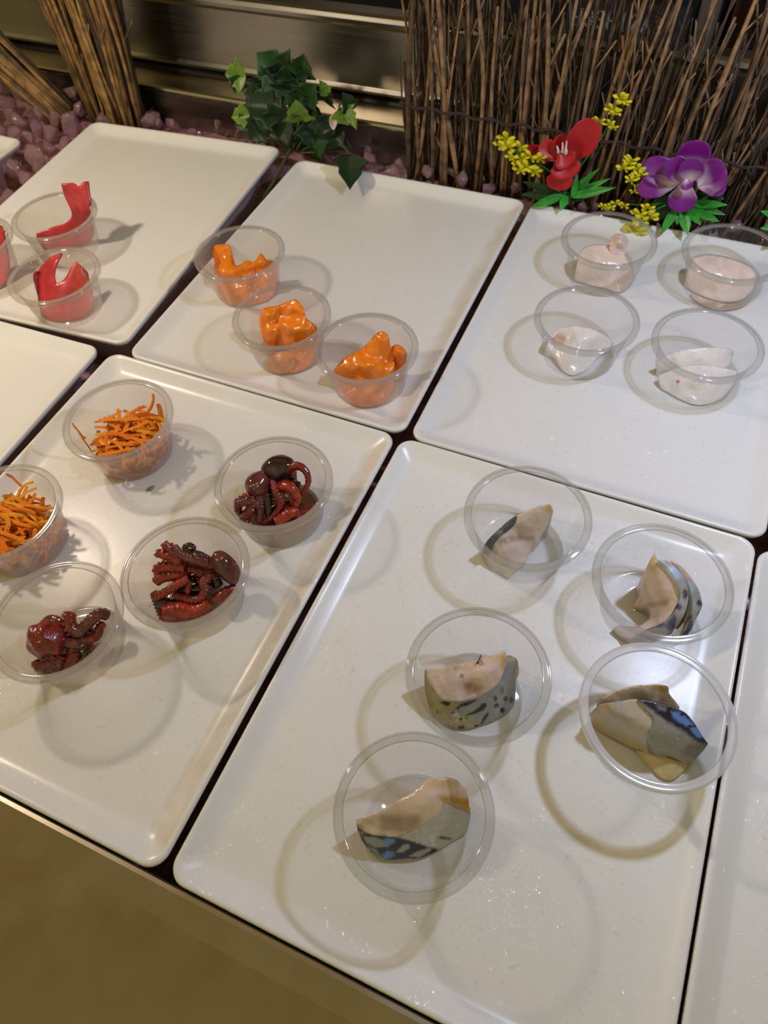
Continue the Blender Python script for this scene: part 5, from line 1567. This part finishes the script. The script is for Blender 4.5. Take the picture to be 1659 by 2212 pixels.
def red_col(t, u):
    k = 0.85 + 0.25 * noise.noise(Vector((t * 4, u * 2, 1)))
    return (0.48 * k, 0.002, 0.008)
def purple_col(t, u):
    w = max(0, 1 - t / 0.55) * (1 - 0.55 * abs(u)); w = min(w * 1.35, 1)
    c = np.array((0.17, 0.004, 0.19)) * (0.8 + 0.3 * (1 - abs(u)))
    return tuple(c * (1 - w) + np.array((0.72, 0.55, 0.60)) * w)


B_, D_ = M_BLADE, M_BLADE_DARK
flower_spray('flower_spray', 'artificial spray with a big red flower, yellow sprigs and green blades', (430, 560),
             [((470, 430), (630, 190), 165, .345, .338, .16, .25), ((440, 400), (410, 280), 90, .352, .350, .2, .1), ((410, 430), (300, 330), 110, .352, .352, .2, .1), ((360, 410), (200, 370), 80, .358, .360, .2, .1), ((430, 470), (400, 615), 150, .345, .338, .12, .3), ((440, 410), (455, 545), 160, .338, .328, .18, .35), ((420, 380), (470, 470), 120, .334, .330, .2, .4)],
             red_col, M_RED_PETAL,
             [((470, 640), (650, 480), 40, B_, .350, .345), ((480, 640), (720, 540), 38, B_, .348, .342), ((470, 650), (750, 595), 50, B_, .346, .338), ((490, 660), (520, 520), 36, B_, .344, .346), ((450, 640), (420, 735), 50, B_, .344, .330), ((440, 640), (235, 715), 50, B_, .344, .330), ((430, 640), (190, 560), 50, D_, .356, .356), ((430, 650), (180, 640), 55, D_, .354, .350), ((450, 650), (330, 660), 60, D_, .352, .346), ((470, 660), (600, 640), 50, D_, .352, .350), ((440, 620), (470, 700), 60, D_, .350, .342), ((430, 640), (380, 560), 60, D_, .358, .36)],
             [([(420, 560), (330, 480), (220, 430), (80, 310)], .350, [(95, 300, 42), (60, 345, 34), (110, 350, 44), (130, 410, 34), (180, 350, 36), (190, 420, 36), (240, 410, 40), (220, 470, 46), (180, 490, 36), (270, 500, 40), (300, 420, 36), (160, 455, 26)]), ([(470, 560), (640, 330), (700, 230), (730, 150), (785, 60)], .358, [(785, 65, 36), (800, 80, 30), (730, 130, 34), (755, 145, 26), (715, 215, 26), (735, 232, 22), (650, 200, 30)])],
             [((405, 385), (395, 345), 9), ((425, 385), (430, 325), 8), ((440, 390), (455, 315), 8), ((450, 395), (452, 360), 9)], .346)
flower_spray('flower_spray', 'artificial spray with a purple and white orchid, yellow sprigs and green blades', (1180, 640),
             [((1190, 510), (1240, 310), 170, .352, .350, .12, .1), ((1150, 555), (905, 460), 150, .350, .348, .12, .15), ((1130, 560), (875, 610), 120, .346, .340, .1, .15), ((1230, 570), (1415, 500), 190, .348, .344, .14, .2), ((1250, 580), (1410, 610), 90, .354, .354, .1, .1), ((1170, 560), (1130, 745), 150, .344, .334, .14, .3), ((1160, 560), (1080, 420), 120, .342, .338, .2, .25), ((1190, 560), (1210, 420), 130, .340, .336, .2, .25), ((1170, 545), (1180, 610), 60, .332, .328, .2, .3)],
             purple_col, M_PURPLE_PETAL,
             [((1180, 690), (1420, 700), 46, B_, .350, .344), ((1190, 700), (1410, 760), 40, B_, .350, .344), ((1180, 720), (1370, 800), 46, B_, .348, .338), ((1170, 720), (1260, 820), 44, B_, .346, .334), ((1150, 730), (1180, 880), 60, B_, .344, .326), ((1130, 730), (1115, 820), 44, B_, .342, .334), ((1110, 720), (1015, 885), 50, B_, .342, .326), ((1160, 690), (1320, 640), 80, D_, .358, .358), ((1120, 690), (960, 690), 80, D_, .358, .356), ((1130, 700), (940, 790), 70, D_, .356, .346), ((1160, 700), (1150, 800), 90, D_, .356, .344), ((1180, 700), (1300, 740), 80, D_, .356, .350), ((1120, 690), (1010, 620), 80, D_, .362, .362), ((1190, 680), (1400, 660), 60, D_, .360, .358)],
             [([(1080, 620), (960, 520), (880, 500), (820, 440)], .348, [(845, 430, 34), (800, 475, 34), (830, 450, 30), (885, 480, 30), (900, 520, 32), (840, 550, 30), (865, 530, 26)]), ([(1050, 700), (980, 730), (930, 770), (860, 850)], .336, [(940, 720, 34), (950, 765, 44), (890, 755, 40), (900, 790, 40), (870, 840, 56), (850, 860, 40)]), ([(1050, 690), (900, 700), (760, 690), (680, 715)], .350, [(680, 710, 28), (715, 712, 28), (755, 690, 28), (800, 705, 26)]), ([(1050, 640), (940, 630), (860, 610)], .354, [(860, 620, 22), (880, 590, 20), (955, 630, 20)])],
             [((1165, 585), (1150, 560), 10)], .348)
flower_spray('flower_spray', 'artificial spray of green blades showing at the right edge of the photo', (1790, 800),
             [((1850, 700), (1900, 560), 120, .352, .350, .12, .1), ((1860, 720), (1960, 680), 120, .350, .346, .12, .1)], purple_col, M_PURPLE_PETAL,
             [((1800, 800), (1615, 735), 50, B_, .344, .336), ((1800, 820), (1610, 840), 56, B_, .340, .330), ((1800, 820), (1680, 900), 56, B_, .340, .326), ((1800, 800), (1700, 720), 50, D_, .350, .350), ((1810, 800), (1950, 780), 50, B_, .346, .340)], [], [], .346)
